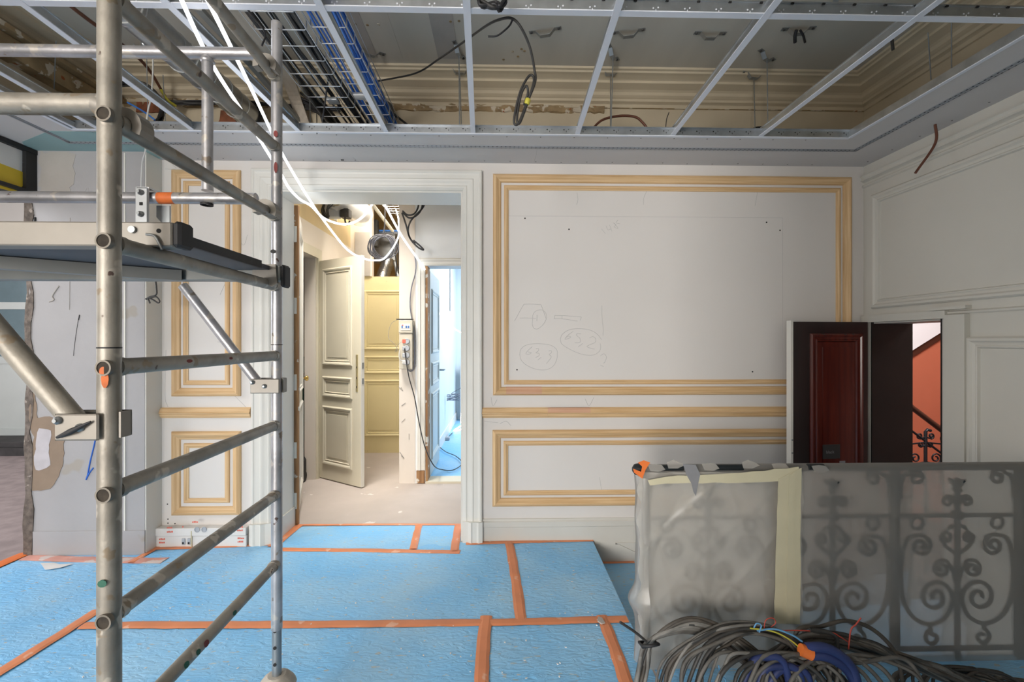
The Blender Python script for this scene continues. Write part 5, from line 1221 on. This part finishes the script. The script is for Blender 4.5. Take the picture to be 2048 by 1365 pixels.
# ================================================================== SCAFFOLD
SX, SYA, SYB = -.809, .934, 1.665
def sx(y): return SX + .023 * (SYB - y) / (SYB - SYA)     # the frame stands slightly askew
sc = thing('scaffold_tower', 'dirty aluminium scaffold tower with ladder frame, braces and guard rails', 'scaffold', (SX - .8, 1.3, 0))
RA, RB = .0198, .0190
ZTOP = 2.65
rungs = [.697 + .25 * k for k in range(8)]
def frame_posts(xo):
    for (y, r) in ((SYA, RA), (SYB, RB)):
        x = sx(y) + xo
        MB().tube([(x, y, .46), (x, y, 1.485)], r, 20).build('upright', 'alu_tube' if y == SYA else 'alu_bright', sc)
        MB().tube([(x, y, 1.487), (x, y, ZTOP)], r * .985, 20).build('upright', 'alu_tube' if y == SYA else 'alu_bright', sc)
        MB().lathe([(r * 1.0, 0), (r * 1.02, .001), (r * 1.0, .003)], (x, y, 1.485), (0, 0, 1), 20).build('joint', 'rubber_black', sc)
        le = MB().tube([(x, y, .22), (x, y, .50)], r * .84, 16).build('leg_extension', 'zinc_dark', sc)
        for z in (.34, .40, .46): MB().disc((x + .001, y - r * .83, z), (0, -1, 0), .006, .002, 10).build('pin_hole', 'hole_dark', le)
        MB().lathe([(.045, 0), (.062, .012), (.066, .03), (.058, .045), (.046, .06), (.03, .07)], (x, y, .225), (0, 0, 1), 18).build('collar_nut', 'cement_blob', le)
        cp = MB().box(x - .05, x + .05, y - .035, y + .035, .19, .225).build('castor_plate', 'zinc_dark', sc)
        for dx in (-.03, .03): MB().box(x + dx - .004, x + dx + .004, y - .03, y + .03, .075, .19).build('castor_fork', 'zinc_dark', cp)
        MB().lathe([(.085, 0), (.1, .008), (.1, .034), (.085, .042)], (x - .021, y, .108), (1, 0, 0), 24).build('castor_wheel', 'rubber_black', cp)
frame_posts(0)
for z in rungs:
    ya_ = SYA - RA - .004
    ru = MB().tube([(sx(SYA), SYA, z), (sx(SYB), SYB, z)], .0172, 20).build('rung', 'alu_tube', sc)
    MB().pipe((sx(ya_) + .006, ya_ + .0005, z), (sx(ya_) + .006, ya_ + .010, z), .0158, .0125, 20).build('rung_collar', 'alu_dirty', ru)
    MB().disc((sx(ya_) + .006, ya_ + .0038, z), (0, -1, 0), .0126, .0012, 16).build('rung_hole', 'hole_brown', ru)
    MB().pipe((sx(SYA), SYA + RA - .006, z), (sx(SYA), SYA + RA + .010, z), .0195, .0170, 20).build('weld', 'alu_tube', ru)
    MB().pipe((sx(SYB), SYB - RB - .014, z), (sx(SYB), SYB - RB + .006, z), .0195, .0170, 20).build('weld', 'alu_tube', ru)
# second ladder frame, outside the picture at left
XL2 = SX - 1.8
frame_posts(-1.8)
for z in rungs: MB().tube([(XL2 + .023, SYA, z), (XL2, SYB, z)], .0185, 10).build('rung', 'alu_tube', sc)
# guard rails along the tower
def hook(p, sgn=1):
    """claw at the end of a rail, hooked over a rung at p"""
    m = MB(); prof = []
    for k in range(13):
        a = PI * (-.15 + 1.2 * k / 12); prof.append((math.cos(a) * .040, math.sin(a) * .040))
    for k in range(12, -1, -1):
        a = PI * (-.15 + 1.2 * k / 12); prof.append((math.cos(a) * .021, math.sin(a) * .021))
    m.prism([Vector((p[0] + x, p[1] - .018, p[2] + z)) for x, z in prof], (0, .036, 0))
    return m
ZR1, ZR2 = 2.4935, 1.992
for (z, y, matn) in ((ZR1, SYB - .07, 'alu_bright'), (ZR2, SYB - .07, 'alu_bright')):
    MB().tube([(XL2 + .04, y, z), (SX - .036, y, z)], .0195, 18).build('guard_rail', matn, sc)
    rz = min(rungs, key=lambda q: abs(q - z + .03))
    hook((SX, y, rz)).build('rail_hook', 'alu_profile', sc); hook((XL2, y, rz)).build('rail_hook', 'alu_profile', sc)
y = SYA + .05
XA = sx(y)
MB().tube([(XL2 + .04, y, 2.0), (XA - .050, y, 2.0)], [.0215, .0215], 18).build('guard_rail', 'alu_tube', sc)
MB().tube([(XA - .062, y, 2.0), (XA - .030, y, 1.988)], [.0225, .022], 18).build('rail_end', 'alu_profile', sc)
hook((XA, y, rungs[5])).build('rail_hook', 'alu_profile', sc)
xs = Yp(415, 270, SYB - .07).x
yv = SYB - .07
MB().tube([(xs, yv, ZR1 - .012), (xs, yv, 2.10), (xs, yv, 2.05), (xs, yv, 2.018)], [.0175, .0175, .018, .0185], 16).build('rail_spacer', 'alu_bright', sc)
MB().lathe([(.0185, 0), (.024, .006), (.0185, .014)], (xs, yv, ZR1 - .034), (0, 0, 1), 16).build('weld', 'alu_bright', sc)
MB().pipe((xs, yv - .004, ZR2 - .0255), (xs, yv - .004, ZR2 - .018), .020, .016, 16).build('spacer_socket', 'rubber_black', sc)
xo0, xo1 = Yp(319, 412, yv).x, Yp(350, 412, yv).x
MB().lathe([(.0199, 0), (.0199, xo1 - xo0)], (xo0, yv, ZR2), (1, 0, 0), 18).build('orange_band', 'paint_orange', sc)
# hanging bracket on the lower rail
xb_ = Yp(298, 425, yv).x
MB().bbox(xb_ - .022, xb_ + .022, yv - .034, yv - .024, ZR2 - .095, ZR2 + .026, .004).build('bracket_plate', 'galvanised', sc)
MB().obox((xb_, yv - .03, ZR2 + .026), (xb_, yv + .03, ZR2 + .026), .044, .005).build('bracket_plate', 'galvanised', sc)
MB().prism([(xb_ + .01, yv + .02, ZR2 - .02), (xb_ + .055, yv + .02, ZR2 - .02), (xb_ + .055, yv + .02, ZR2 - .11), (xb_ + .01, yv + .02, ZR2 - .06)], (0, .006, 0)).build('bracket_plate', 'zinc_dark', sc)
for dz in (.008, -.065):
    MB().lathe([(.010, 0), (.010, .006), (.005, .007), (.005, .016)], (xb_, yv - .034, ZR2 + dz), (0, -1, 0), 8).build('bolt', 'zinc_dark', sc)
MB().box(xb_ - .005, xb_ + .005, yv - .036, yv - .033, ZR2 - .035, ZR2 - .025).build('bracket_hole', 'hole_dark', sc)
# diagonal braces and their plates
def brace(y, z, r, yoff, post_r, matn, big):
    x = sx(y); a = Vector((x - .06, y - yoff * .2, z)); top = a + Vector((-.27 if not big else -.30, 0, .355 if not big else .36))
    MB().tube([a, top], r, 16).build('diagonal_brace', matn, sc)
    yf = y - yoff - .004
    MB().bbox(x - .080, x + (.004 if big else post_r + .004), yf - .006, yf, z - .030, z + .022, .003).build('brace_plate', 'alu_profile', sc)
    MB().bbox(x - .080, x + post_r + .006, y + yoff, y + yoff + .006, z - .030, z + .022, .003).build('brace_plate', 'alu_profile', sc)
    MB().box(x + post_r + .002, x + post_r + .006, y - .004, y + yoff, z - .030, z + .022).build('brace_plate', 'alu_profile', sc)
    for dx, dz in ((-.070, .010), (-.028, -.004)):
        MB().lathe([(.008, 0), (.008, .005), (.004, .006), (.004, .010)], (x + dx, yf - .006, z + dz), (0, -1, 0), 8).build('bolt', 'zinc_dark', sc)
zA = HC - (842 - 682.5) / F * SYA; zB = HC - (768 - 682.5) / F * SYB
brace(SYA, zA, .0205, .021, RA, 'alu_tube', True)
brace(SYB, zB, .0165, .020, RB, 'alu_bright', False)
MB().tube([(SX - .045, SYA - .036, zA - .022), (SX - .015, SYA - .042, zA - .010), (SX + .018, SYA - .036, zA + .008)], [.003, .006, .002], 8).build('locking_lever', 'rubber_black', sc)
# paint marks on tubes
def band(p0, p1, r, t0, t1, matn, name='paint_mark'):
    p0, p1 = Vector(p0), Vector(p1); m = MB().tube([p0.lerp(p1, t0), p0.lerp(p1, t1)], r, 16, caps=False); m.build(name, matn, sc)
def dab(p, nrm, rx, rz, matn): MB().disc(p, nrm, rz, .0012, 10, rx).build('paint_mark', matn, sc)
dab((SX + .027, SYA - RA - .001, Yp(222, 1157, SYA).z), (.16, -1, 0), .008, .0075, 'paint_green')
dab((SX + .031, SYA - RA * .93 - .001, 1.425), (.4, -1, 0), .006, .018, 'paint_orange')
dab((SX + .029, SYA - RA - .0005, 1.44), (.3, -1, 0), .007, .010, 'paint_orange')
for (u, v, rx, rz, mt, z) in ((468, 1205, .010, .009, 'paint_green', .697), (391, 1281, .009, .010, 'paint_green', .697), (366, 1306, .010, .011, 'paint_green', .697), (408, 1255, .011, .012, 'paint_red', .697), (372, 714, .012, .006, 'paint_red', 1.447), (460, 714, .009, .005, 'paint_red', 1.447)):
    p = Xp(u, v, SX + .025); dab((sx(p.y) + .0170, p.y, z + .003), (1, -.1, .15), rx * .8, rz * .75, mt)
dab((SX + .006, SYB - RB - .0012, 2.24), (.3, -1, 0), .007, .012, 'paint_red')
dab((SX + .006, SYB - RB - .0012, 1.99 + .13), (.3, -1, 0), .006, .02, 'paint_red')
dab((SX - .003, SYB - RB - .0012, 1.82), (-.1, -1, 0), .010, .007, 'rubber_black')

# platform resting on the rungs
PF0, PF1 = 1.06, 1.60
zt_, zb_ = 1.766, 1.716
pf = thing('scaffold_platform', 'scaffold platform with aluminium side beams and dark deck', 'platform', (SX - .85, 1.33, zb_))
xe_ = -.735
sb1 = MB().bbox(XL2 - .03, xe_, PF0 - .025, PF0 + .02, zb_ - .004, zt_, .003).build('side_beam', 'alu_profile', pf)
MB().bbox(xe_ + .0005, xe_ + .020, PF0 - .027, PF0 + .022, zb_ - .006, zt_ + .002, .006).build('end_cap', 'rubber_black', pf)
MB().bbox(XL2 - .03, xe_ - .022, PF1 - .02, PF1 + .025, zb_ - .008, zt_ - .006, .003).build('side_beam', 'alu_grey', pf)
MB().bbox(xe_ - .0215, xe_ - .006, PF1 - .022, PF1 + .027, zb_ - .03, zt_ - .004, .006).build('end_cap', 'rubber_black', pf)
MB().box(XL2 + .03, SX + .022, PF0 + .021, PF1 - .022, zb_ + .026, zb_ + .040).build('deck', 'deck_dark', pf)
MB().box(SX + .023, SX + .032, PF0 + .03, PF1 - .10, zb_ + .022, zb_ + .046).build('deck_edge', 'rubber_black', pf)
MB().obox((SX - .95, PF0 + .02, zb_ + .006), (SX - .28, PF1 - .02, zb_ + .006), .04, .035).build('under_brace', 'alu_grey', pf)
MB().disc((SX - .01, PF0 - .025, zt_ - .018), (0, -1, 0), .008, .006, 12).build('rivet', 'zinc_dark', sb1)
MB().disc((xe_ - .028, PF0 - .025, zt_ - .02), (0, -1, 0), .005, .001, 12).build('beam_hole', 'hole_dark', sb1)
# claw at the far end that grips the rung
MB().prism([(SX - .035, PF1 - .032, zt_ - .006), (SX + .042, PF1 - .032, zt_ - .004), (SX + .048, PF1 - .032, zb_ - .02), (SX + .03, PF1 - .032, zb_ - .032), (SX - .005, PF1 - .032, zb_ - .006), (SX - .035, PF1 - .032, zb_ + .01)], (0, .01, 0)).build('claw', 'alu_profile', pf)
MB().tube(smooth_path([(SX + .02, PF0 - .027, zb_ + .022), (SX + .04, PF0 - .03, zb_ + .018), (SX + .05, PF0 - .03, zb_ + .002), (SX + .055, PF0 - .028, zb_ - .012)], 5), .003, 6).build('safety_catch', 'zinc_dark', sb1)

# ================================================================== RAILING UNDER PLASTIC SHEETS
YR = 2.10
def rx_(u): return Yp(u, 1000, YR).x
def rzv(v): return Yp(1500, v, YR).z
rr = thing('iron_railing', 'black wrought iron scroll railing wrapped in milky plastic', 'railing', (rx_(1650), YR, 0))
xA, xB = rx_(1282), rx_(2210)
zT = rzv(937)
MB().tube([(xA - .01, YR, zT), (xB, YR, zT)], .022, 12, flat=.7).build('handrail', 'iron_rail', rr)
MB().lathe([(.02, 0), (.030, .02), (.024, .05), (.01, .06)], (xA + .02, YR, zT - .002), (-1, 0, 0), 12).build('handrail_end', 'iron_rail', rr)
MB().box(xA, xB, YR - .007, YR + .007, rzv(1038), rzv(1031)).build('rail_bar', 'iron_rail', rr)
MB().box(xA, xB, YR - .008, YR + .008, rzv(1307), rzv(1299)).build('rail_bar', 'iron_rail', rr)
heavy = [1292, 1540, 1788, 2036]
for u in heavy:
    x = rx_(u); MB().bbox(x - .017, x + .017, YR - .017, YR + .017, .0, zT - .01, .004).build('post', 'iron_rail', rr)
def sp2(cx, cz, r0, r1, a0, turns, n=26): return [Vector((cx + (r0 + (r1 - r0) * k / n) * math.cos(a0 + turns * 2 * PI * k / n), YR, cz + (r0 + (r1 - r0) * k / n) * math.sin(a0 + turns * 2 * PI * k / n))) for k in range(n + 1)]
PXM = YR / F
def q_(c, s_, dx, v): return Vector((rx_(c) + s_ * dx * PXM, YR, rzv(v)))
first_panel = None
for c in (1416, 1664, 1913):
    parts = []
    x = rx_(c)
    if first_panel is not None:
        for o in first_panel:
            k = o.copy(); COL.objects.link(k); k.parent = rr; k.location = (x - rx_(1416), 0, 0)
        continue
    first_panel = []
    add = first_panel.append
    add(MB().bbox(x - .0105, x + .0105, YR - .0105, YR + .0105, .0, rzv(985), .003).build('baluster', 'iron_rail', rr))
    m = MB()
    m.lathe([(.012, 0), (.022, .01), (.014, .025), (.026, .04), (.022, .055), (.006, .07)], (x, YR, rzv(988)), (0, 0, 1), 10)
    for a in range(6):
        m.tube([Vector((x, YR, rzv(978))), Vector((x + math.cos(a) * .02, YR + math.sin(a) * .015, rzv(968))), Vector((x + math.cos(a) * .042, YR + math.sin(a) * .03, rzv(962)))], [.006, .010, .003], 6)
    add(m.build('leaf_finial', 'iron_rail', rr))
    add(MB().bbox(x - .02, x + .02, YR - .018, YR + .018, rzv(1042), rzv(1026), .004).build('collar', 'iron_rail', rr))
    for s_ in (-1, 1):
        def sc_(pts, r=.0085): add(MB().tube(pts, r * 1.08, 7).build('scroll', 'iron_rail', rr))
        def spl(dx, v, r0, r1, a0, tn):
            cc = q_(c, s_, dx, v); aa = a0 if s_ > 0 else PI - a0; return sp2(cc.x, cc.z, r0 * PXM, r1 * PXM, aa, tn * s_)
        # small scrolls under the finial
        sc_([q_(c, s_, 2, 1016)] + spl(20, 1006, 12, 3, 2.6, -1.25), .0075)
        # corner scrolls beside the heavy posts
        sc_(smooth_path([q_(c, s_, 118, 1000), q_(c, s_, 117, 970), q_(c, s_, 108, 948)], 4)[:-1] + spl(86, 958, 17, 4, .5, 1.35))
        # ring under the bar
        cc = q_(c, s_, 84, 1050); add(MB().tube(sp2(cc.x, cc.z, 12 * PXM, 12 * PXM, 0, 1, 18)[:-1], .008, 7, closed=True).build('ring', 'iron_rail', rr))
        # big C scroll: upper spiral, sweep along the post, bottom sweep and lower spiral
        up_s = spl(76, 1096, 23, 4, 1.2, 1.6)[::-1]
        mid = smooth_path([up_s[-1], q_(c, s_, 104, 1082), q_(c, s_, 115, 1115), q_(c, s_, 117, 1170), q_(c, s_, 110, 1212), q_(c, s_, 88, 1243), q_(c, s_, 58, 1254), q_(c, s_, 28, 1243), q_(c, s_, 12, 1220)], 4)
        lo = spl(46, 1200, 37, 5, 3.45, -1.6)
        sc_(up_s + mid[1:-1] + lo, .009)
        # leaf scrolls on the baluster
        sc_(smooth_path([q_(c, s_, 2, 1112), q_(c, s_, 16, 1104), q_(c, s_, 30, 1090)], 4)[:-1] + spl(22, 1080, 12, 3, -.4, 1.2), .008)
        add(MB().tube(smooth_path([q_(c, s_, 3, 1058), q_(c, s_, 12, 1056), q_(c, s_, 20, 1062), q_(c, s_, 26, 1068)], 4), [.004] + [.010] * 11 + [.003], 7).build('leaf', 'iron_rail', rr) if False else MB().tube([q_(c, s_, 3, 1054), q_(c, s_, 14, 1058), q_(c, s_, 24, 1068)], [.005, .011, .003], 7).build('leaf', 'iron_rail', rr))
        # middle scrolls
        sc_(smooth_path([q_(c, s_, 3, 1172), q_(c, s_, 8, 1150), q_(c, s_, 20, 1130)], 4)[:-1] + spl(32, 1143, 19, 4, 2.2, -1.5), .008)
        # lower small scrolls
        sc_([q_(c, s_, 58, 1256)] + spl(52, 1281, 17, 5, 1.4, -1.1), .0085)
# plastic film on the whole railing
def film(name, u0, u1, v0, v1, y, material, label, amp, seed, over=True, back=True, nu=90, nv=36, edge=0.0):
    x0, x1, z1, z0 = rx_(u0), rx_(u1), rzv(v0), rzv(v1)
    path = [(y, z0), (y, z1 - .012), (y + .006, z1 + .012)]
    if over: path += [(YR, z1 + .022), (2 * YR - y - .006, z1 + .010), (2 * YR - y, z1 - .02), (2 * YR - y, z1 - .10 if not back else z0)]
    seg = [0]
    for i in range(1, len(path)): seg.append(seg[-1] + math.dist(path[i], path[i - 1]))
    def at(t):
        d = t * seg[-1]
        for i in range(1, len(path)):
            if d <= seg[i] + 1e-9:
                f = (d - seg[i - 1]) / max(1e-9, seg[i] - seg[i - 1]); return (path[i - 1][0] + (path[i][0] - path[i - 1][0]) * f, path[i - 1][1] + (path[i][1] - path[i - 1][1]) * f)
        return path[-1]
    def fn(s_, t):
        yy, zz = at(t); x = x0 + (x1 - x0) * s_
        k = mnoise.noise(Vector((x * 4 + zz * 2.2, zz * 3.1 - x * 1.5, seed))) + .5 * mnoise.noise(Vector((x * 10 + zz * 9, zz * 5 - x * 5, seed + 3)))
        if edge:
            for (ax, az, fr, ph, am) in ((.62, -.78, 9, .4, .9), (.70, -.71, 14, 1.9, .45), (.97, .22, 7, .9, .5)):
                k += am * (1 - abs(math.sin((x * ax + zz * az) * fr + ph + mnoise.noise(Vector((x * 1.2, zz * 1.2, ph)))))) ** 4
        ex = edge * mnoise.noise(Vector((zz * 14, seed, 0))) * max(0, 1 - s_ * 6)
        sg = -1 if yy < YR else 1
        return (x + ex, yy + sg * amp * abs(k), zz + (.004 * mnoise.noise(Vector((x * 30, 0, seed))) if t > .98 else 0))
    ts = sorted(set([round(i / nv, 5) for i in range(nv + 1)] + [round(q / seg[-1], 5) for q in seg]))
    o = MB().grid(lambda a_, b_: fn(a_, ts[int(round(b_ * (len(ts) - 1)))]), nu, len(ts) - 1).build(name, material, recalc=False)
    return tag(o, label, 'plastic sheet')
film('plastic_sheet', 1284, 2200, 937, 1327, YR - .026, 'polythene_grey', 'grey milky plastic sheet covering the whole iron railing', .003, 2, True, True, 110, 60)
film('plastic_sheet', 1272, 1592, 944, 1327, YR - .042, 'polythene_cream', 'lighter plastic sheet taped over the left end of the railing', .011, 9, False, False, 110, 80, .02)
# loose edge of the sheet wrapped round the end post
x0 = rx_(1272)
def wrap(s_, t):
    a = -PI * .5 - s_ * PI * .95; z = .02 + (zT - .05) * t; r = .045 + .012 * mnoise.noise(Vector((s_ * 3, z * 6, 4))) + (.03 * math.exp(-((z - .30) / .05) ** 2))
    return (rx_(1290) + math.cos(a) * r, YR + math.sin(a) * (r + .006), z)
tag(MB().grid(wrap, 14, 40).build('plastic_sheet', 'polythene_grey', recalc=False), 'torn plastic wrapped round the end post of the railing', 'plastic sheet')
# tape on the sheets
def vstrip(pts_uv, y, material, name, label, cat, wob=.004, th=.0015):
    P = [Yp(u, v, y) for u, v in pts_uv]
    return tag(MB().prism(jag(P, wob, .05, len(label)), (0, -th, 0)).build(name, material), label, cat)
vstrip([(1556, 958), (1602, 936), (1600, 1248), (1548, 1248)], YR - .068, 'tape_cream', 'masking_tape', 'wide cream masking tape strip down the plastic sheet', 'tape', .002)
vstrip([(1578, 950), (1590, 944), (1586, 1248), (1572, 1248)], YR - .0712, 'tape_cream', 'masking_tape', 'second narrower masking tape strip over the wide one', 'tape', .0015)
vstrip([(1296, 962), (1330, 953), (1480, 947), (1596, 934), (1600, 948), (1570, 963), (1480, 966), (1330, 968), (1300, 972)], YR - .066, 'tape_cream', 'masking_tape', 'cream masking tape strip along the top of the lighter sheet', 'tape', .003)
vstrip([(1366, 928), (1392, 931), (1400, 950), (1396, 968), (1391, 993), (1386, 985), (1382, 968), (1374, 950)], YR - .069, 'tape_grey', 'duct_tape', 'grey tape scrap hanging from the handrail', 'tape', .003)
vstrip([(1276, 926), (1288, 921), (1300, 926), (1291, 940), (1285, 958), (1268, 946), (1266, 938), (1282, 944), (1284, 934)], YR - .064, 'tape_bright', 'orange_tape_scrap', 'bright orange tape scrap on the railing end', 'tape', .001)
for k, (u, v) in enumerate(((1312, 936), (1350, 930), (1420, 934), (1500, 930), (1560, 934), (1640, 938))):
    vstrip([(u - 16, v - 4), (u - 4, v - 9), (u + 10, v - 5), (u + 18, v + 2), (u + 4, v + 8), (u - 12, v + 7)], YR - .052, 'polythene_grey', 'plastic_shred', 'torn plastic shred on the handrail, %s from its left end' % ordn[k], 'plastic', .004)
for (u0, u1, lab) in ((1316, 1362, 'bare black stretch of the handrail near its left end'), (1426, 1480, 'bare black stretch of the handrail left of the masking tape'), (1610, 1640, 'short bare black stretch of the handrail right of the masking tape')):
    MB().tube([(rx_(u0), YR - .02, zT + .010), (rx_(u1), YR - .02, zT + .010)], .0175, 10, flat=.8).build('handrail_bare', 'iron_rail', rr)

# ================================================================== CABLE HEAP
rnd = random.Random(33)
heapn = [0]
def hc(ctrl, r, material, label, group='cables of the heap', jit=.012, n=6):
    pts = [Yp(u, v, y) + Vector((rnd.uniform(-jit, jit), rnd.uniform(-jit, jit), rnd.uniform(-jit, jit))) for u, v, y in ctrl]
    for p in pts: p.z = max(p.z, .012 + r)
    return line_thing('loose_cable', pts, r, material, label, 'cable', group, 6, n)
greys = ['cable_dark', 'cable_grey', 'cable_brown', 'cable_pale', 'cable_dark', 'cable_grey']
# bundle tied at the left, arching over
for k in range(15):
    f = k / 14; du = rnd.uniform(-6, 6)
    hc([(1262 + 24 * f, 1420, 1.86), (1275 + 22 * f, 1340, 1.88), (1288 + 18 * f, 1292 - 6 * f, 1.88), (1322 + 20 * f, 1256 - 4 * f + 16 * (1 - f), 1.88), (1372 + 12 * f, 1240 + 24 * (1 - f), 1.88), (1430 + 8 * f + du, 1254 + 26 * (1 - f), 1.87), (1486 + 14 * f + du, 1298 + 30 * (1 - f), 1.85), (1520 + 30 * f + du * 2, 1345 + 24 * (1 - f), 1.83), (1550 + 40 * f, 1420, 1.82)], rnd.choice((.0065, .0075, .0085)), rnd.choice(greys[:4]), '{c} cable of the tied bundle arching at the left of the heap', 'cables of the tied bundle', .006)
for k in range(12):
    f = rnd.random(); du = rnd.uniform(-14, 14)
    hc([(1300 + 120 * f, 1420, 1.80), (1330 + 110 * f + du, 1330, 1.82), (1390 + 80 * f, 1275 + 14 * f, 1.84), (1470 + 40 * f, 1252 + 20 * f, 1.86), (1550 + 20 * f, 1262 + 25 * f, 1.86), (1600 + 30 * f + du, 1300 + 20 * f, 1.84), (1650 + 40 * f + du, 1370, 1.80), (1670 + 40 * f, 1430, 1.78)], rnd.choice((.006, .007, .0085)), rnd.choice(greys), '{c} cable curving over the middle of the heap', 'cables in the middle of the heap', .012)
for k in range(26):
    f = rnd.random(); du = rnd.uniform(-20, 20)
    hc([(1500 + 60 * f + du, 1420, 1.82), (1530 + 60 * f + du, 1320 + 12 * f, 1.86), (1590 + 60 * f, 1272 + 20 * f, 1.88), (1660 + 70 * f + du, 1268 + 34 * f, 1.89), (1740 + 60 * f, 1290 + 34 * f, 1.88), (1820 + 70 * f + du, 1325 + 22 * f, 1.86), (1900 + 70 * f, 1362 + 10 * f, 1.86), (1960 + 60 * f, 1400, 1.85)], rnd.choice((.006, .007, .008, .009)), rnd.choice(greys), '{c} cable trailing to the right side of the heap', 'cables at the right of the heap', .012)
for k in range(16):
    f = rnd.random(); du = rnd.uniform(-25, 25)
    hc([(1360 + 300 * f + du, 1440, 1.74), (1380 + 300 * f + du, 1345, 1.78), (1430 + 300 * f, 1310 + 10 * f, 1.80), (1500 + 290 * f + du, 1322, 1.80), (1540 + 300 * f + du, 1360, 1.77), (1560 + 300 * f, 1440, 1.74)], rnd.choice((.007, .008, .009)), rnd.choice(greys), '{c} cable low in front of the heap', 'cables low in the heap', .014)
for k in range(12):
    f = rnd.random(); du = rnd.uniform(-20, 20)
    hc([(1780 + 130 * f, 1420, 1.86), (1800 + 130 * f + du, 1350 + 8 * f, 1.90), (1860 + 110 * f + du, 1335 + 10 * f, 1.92), (1930 + 90 * f, 1345 + 6 * f, 1.92), (2000 + 60 * f, 1365, 1.90), (2060 + 60 * f, 1420, 1.88)], rnd.choice((.006, .007)), rnd.choice(greys[:3]), 'thin {c} cable at the far right end of the heap', 'cables at the far right of the heap', .014)
hc([(1560, 1400, 1.86), (1585, 1290, 1.9), (1600, 1258, 1.9), (1640, 1254, 1.9), (1690, 1242, 1.9), (1740, 1256, 1.9), (1780, 1292, 1.88), (1800, 1330, 1.86), (1810, 1400, 1.84)], .0085, 'cable_brown', 'single brownish cable arching highest over the heap', None, .003)
hc([(1680, 1400, 1.82), (1678, 1300, 1.85), (1670, 1272, 1.86), (1650, 1264, 1.86), (1620, 1262, 1.86)], .008, 'cable_dark', 'dark cable with a sharp bend behind the blue hoses', None, .003)
hc([(1697, 1300, 1.85), (1702, 1262, 1.86), (1712, 1250, 1.86), (1722, 1237, 1.86)], .003, 'wire_red', 'thin red wire sticking up from the heap', None, .001)
hc([(1545, 1262, 1.86), (1600, 1262, 1.86), (1660, 1266, 1.86), (1680, 1274, 1.86), (1696, 1284, 1.86)], .0025, 'wire_red', 'thin red wire lying along the top of the heap', None, .001)
hc([(1528, 1262, 1.85), (1532, 1242, 1.86), (1545, 1237, 1.86), (1552, 1245, 1.86), (1542, 1256, 1.86)], .002, 'wire_red', 'small red wire loop beside the masking tape', None, .001)
hc([(1500, 1258, 1.84), (1540, 1262, 1.84), (1570, 1275, 1.83), (1598, 1296, 1.82), (1625, 1330, 1.80), (1645, 1380, 1.78)], .003, 'wire_yellow', 'thin yellow wire running over the heap', None, .002)
hc([(1515, 1262, 1.84), (1550, 1260, 1.84), (1585, 1272, 1.83), (1605, 1284, 1.82)], .0038, 'wire_lightblue', 'thin light blue wire leading to the orange-taped hoses', None, .002)
hc([(1436, 1330, 1.79), (1440, 1350, 1.79), (1452, 1362, 1.79), (1446, 1375, 1.79)], .0025, 'wire_lightblue', 'thin blue wire curl low in the heap', None, .002)
hc([(1518, 1266, 1.83), (1522, 1252, 1.84), (1514, 1248, 1.84), (1508, 1256, 1.84)], .003, 'wire_lightblue', 'small pale blue wire hook on the heap', None, .001)
for k, (dv, lab) in enumerate(((0, 'thick navy blue hose with orange tape at its end, upper one'), (16, 'thick navy blue hose with orange tape at its end, lower one'))):
    hc([(1612, 1296 + dv, 1.80), (1645, 1296 + dv, 1.79), (1675, 1308 + dv, 1.78), (1700, 1332 + dv, 1.77), (1712, 1365 + dv, 1.76), (1714, 1420 + dv, 1.75)], .019, 'cable_navy', lab, None, .001, 12)
for k, (u0, v0) in enumerate(((1500, 1330), (1525, 1345), (1545, 1352))):
    hc([(u0 - 25, 1420, 1.78), (u0, v0, 1.79), (u0 + 35, v0 - 14, 1.79), (u0 + 70, v0, 1.78), (u0 + 85, 1420, 1.77)], .014, 'cable_navy', 'navy blue hose half hidden in the heap', 'navy hoses in the heap', .003, 10)
a, b = Yp(1601, 1298, 1.80), Yp(1622, 1302, 1.795)
tag(MB().tube([a + Vector((0, 0, -.004)), b + Vector((0, 0, -.012))], [.023, .026], 16, flat=1.0).build('orange_wrap', 'tape_bright'), 'orange tape wrapped round the ends of the navy hoses', 'tape')
a = Yp(1297, 1288, 1.87)
m = MB().tube([a + Vector((-.03, -.02, .0)), a + Vector((.0, -.035, .014)), a + Vector((.035, -.02, .010)), a + Vector((.03, .03, -.01)), a + Vector((-.03, .03, -.015))], .007, 7, closed=True)
tag(m.build('cable_tie', 'rubber_black'), 'black tie round the cable bundle at the left of the heap', 'cable tie')
line_thing('cable_tie', [Yp(1293, 1284, 1.86), Yp(1270, 1265, 1.85), Yp(1240, 1245, 1.84)], .0055, 'cable_dark', 'long grey tie tail pointing left from the cable heap', 'cable tie')
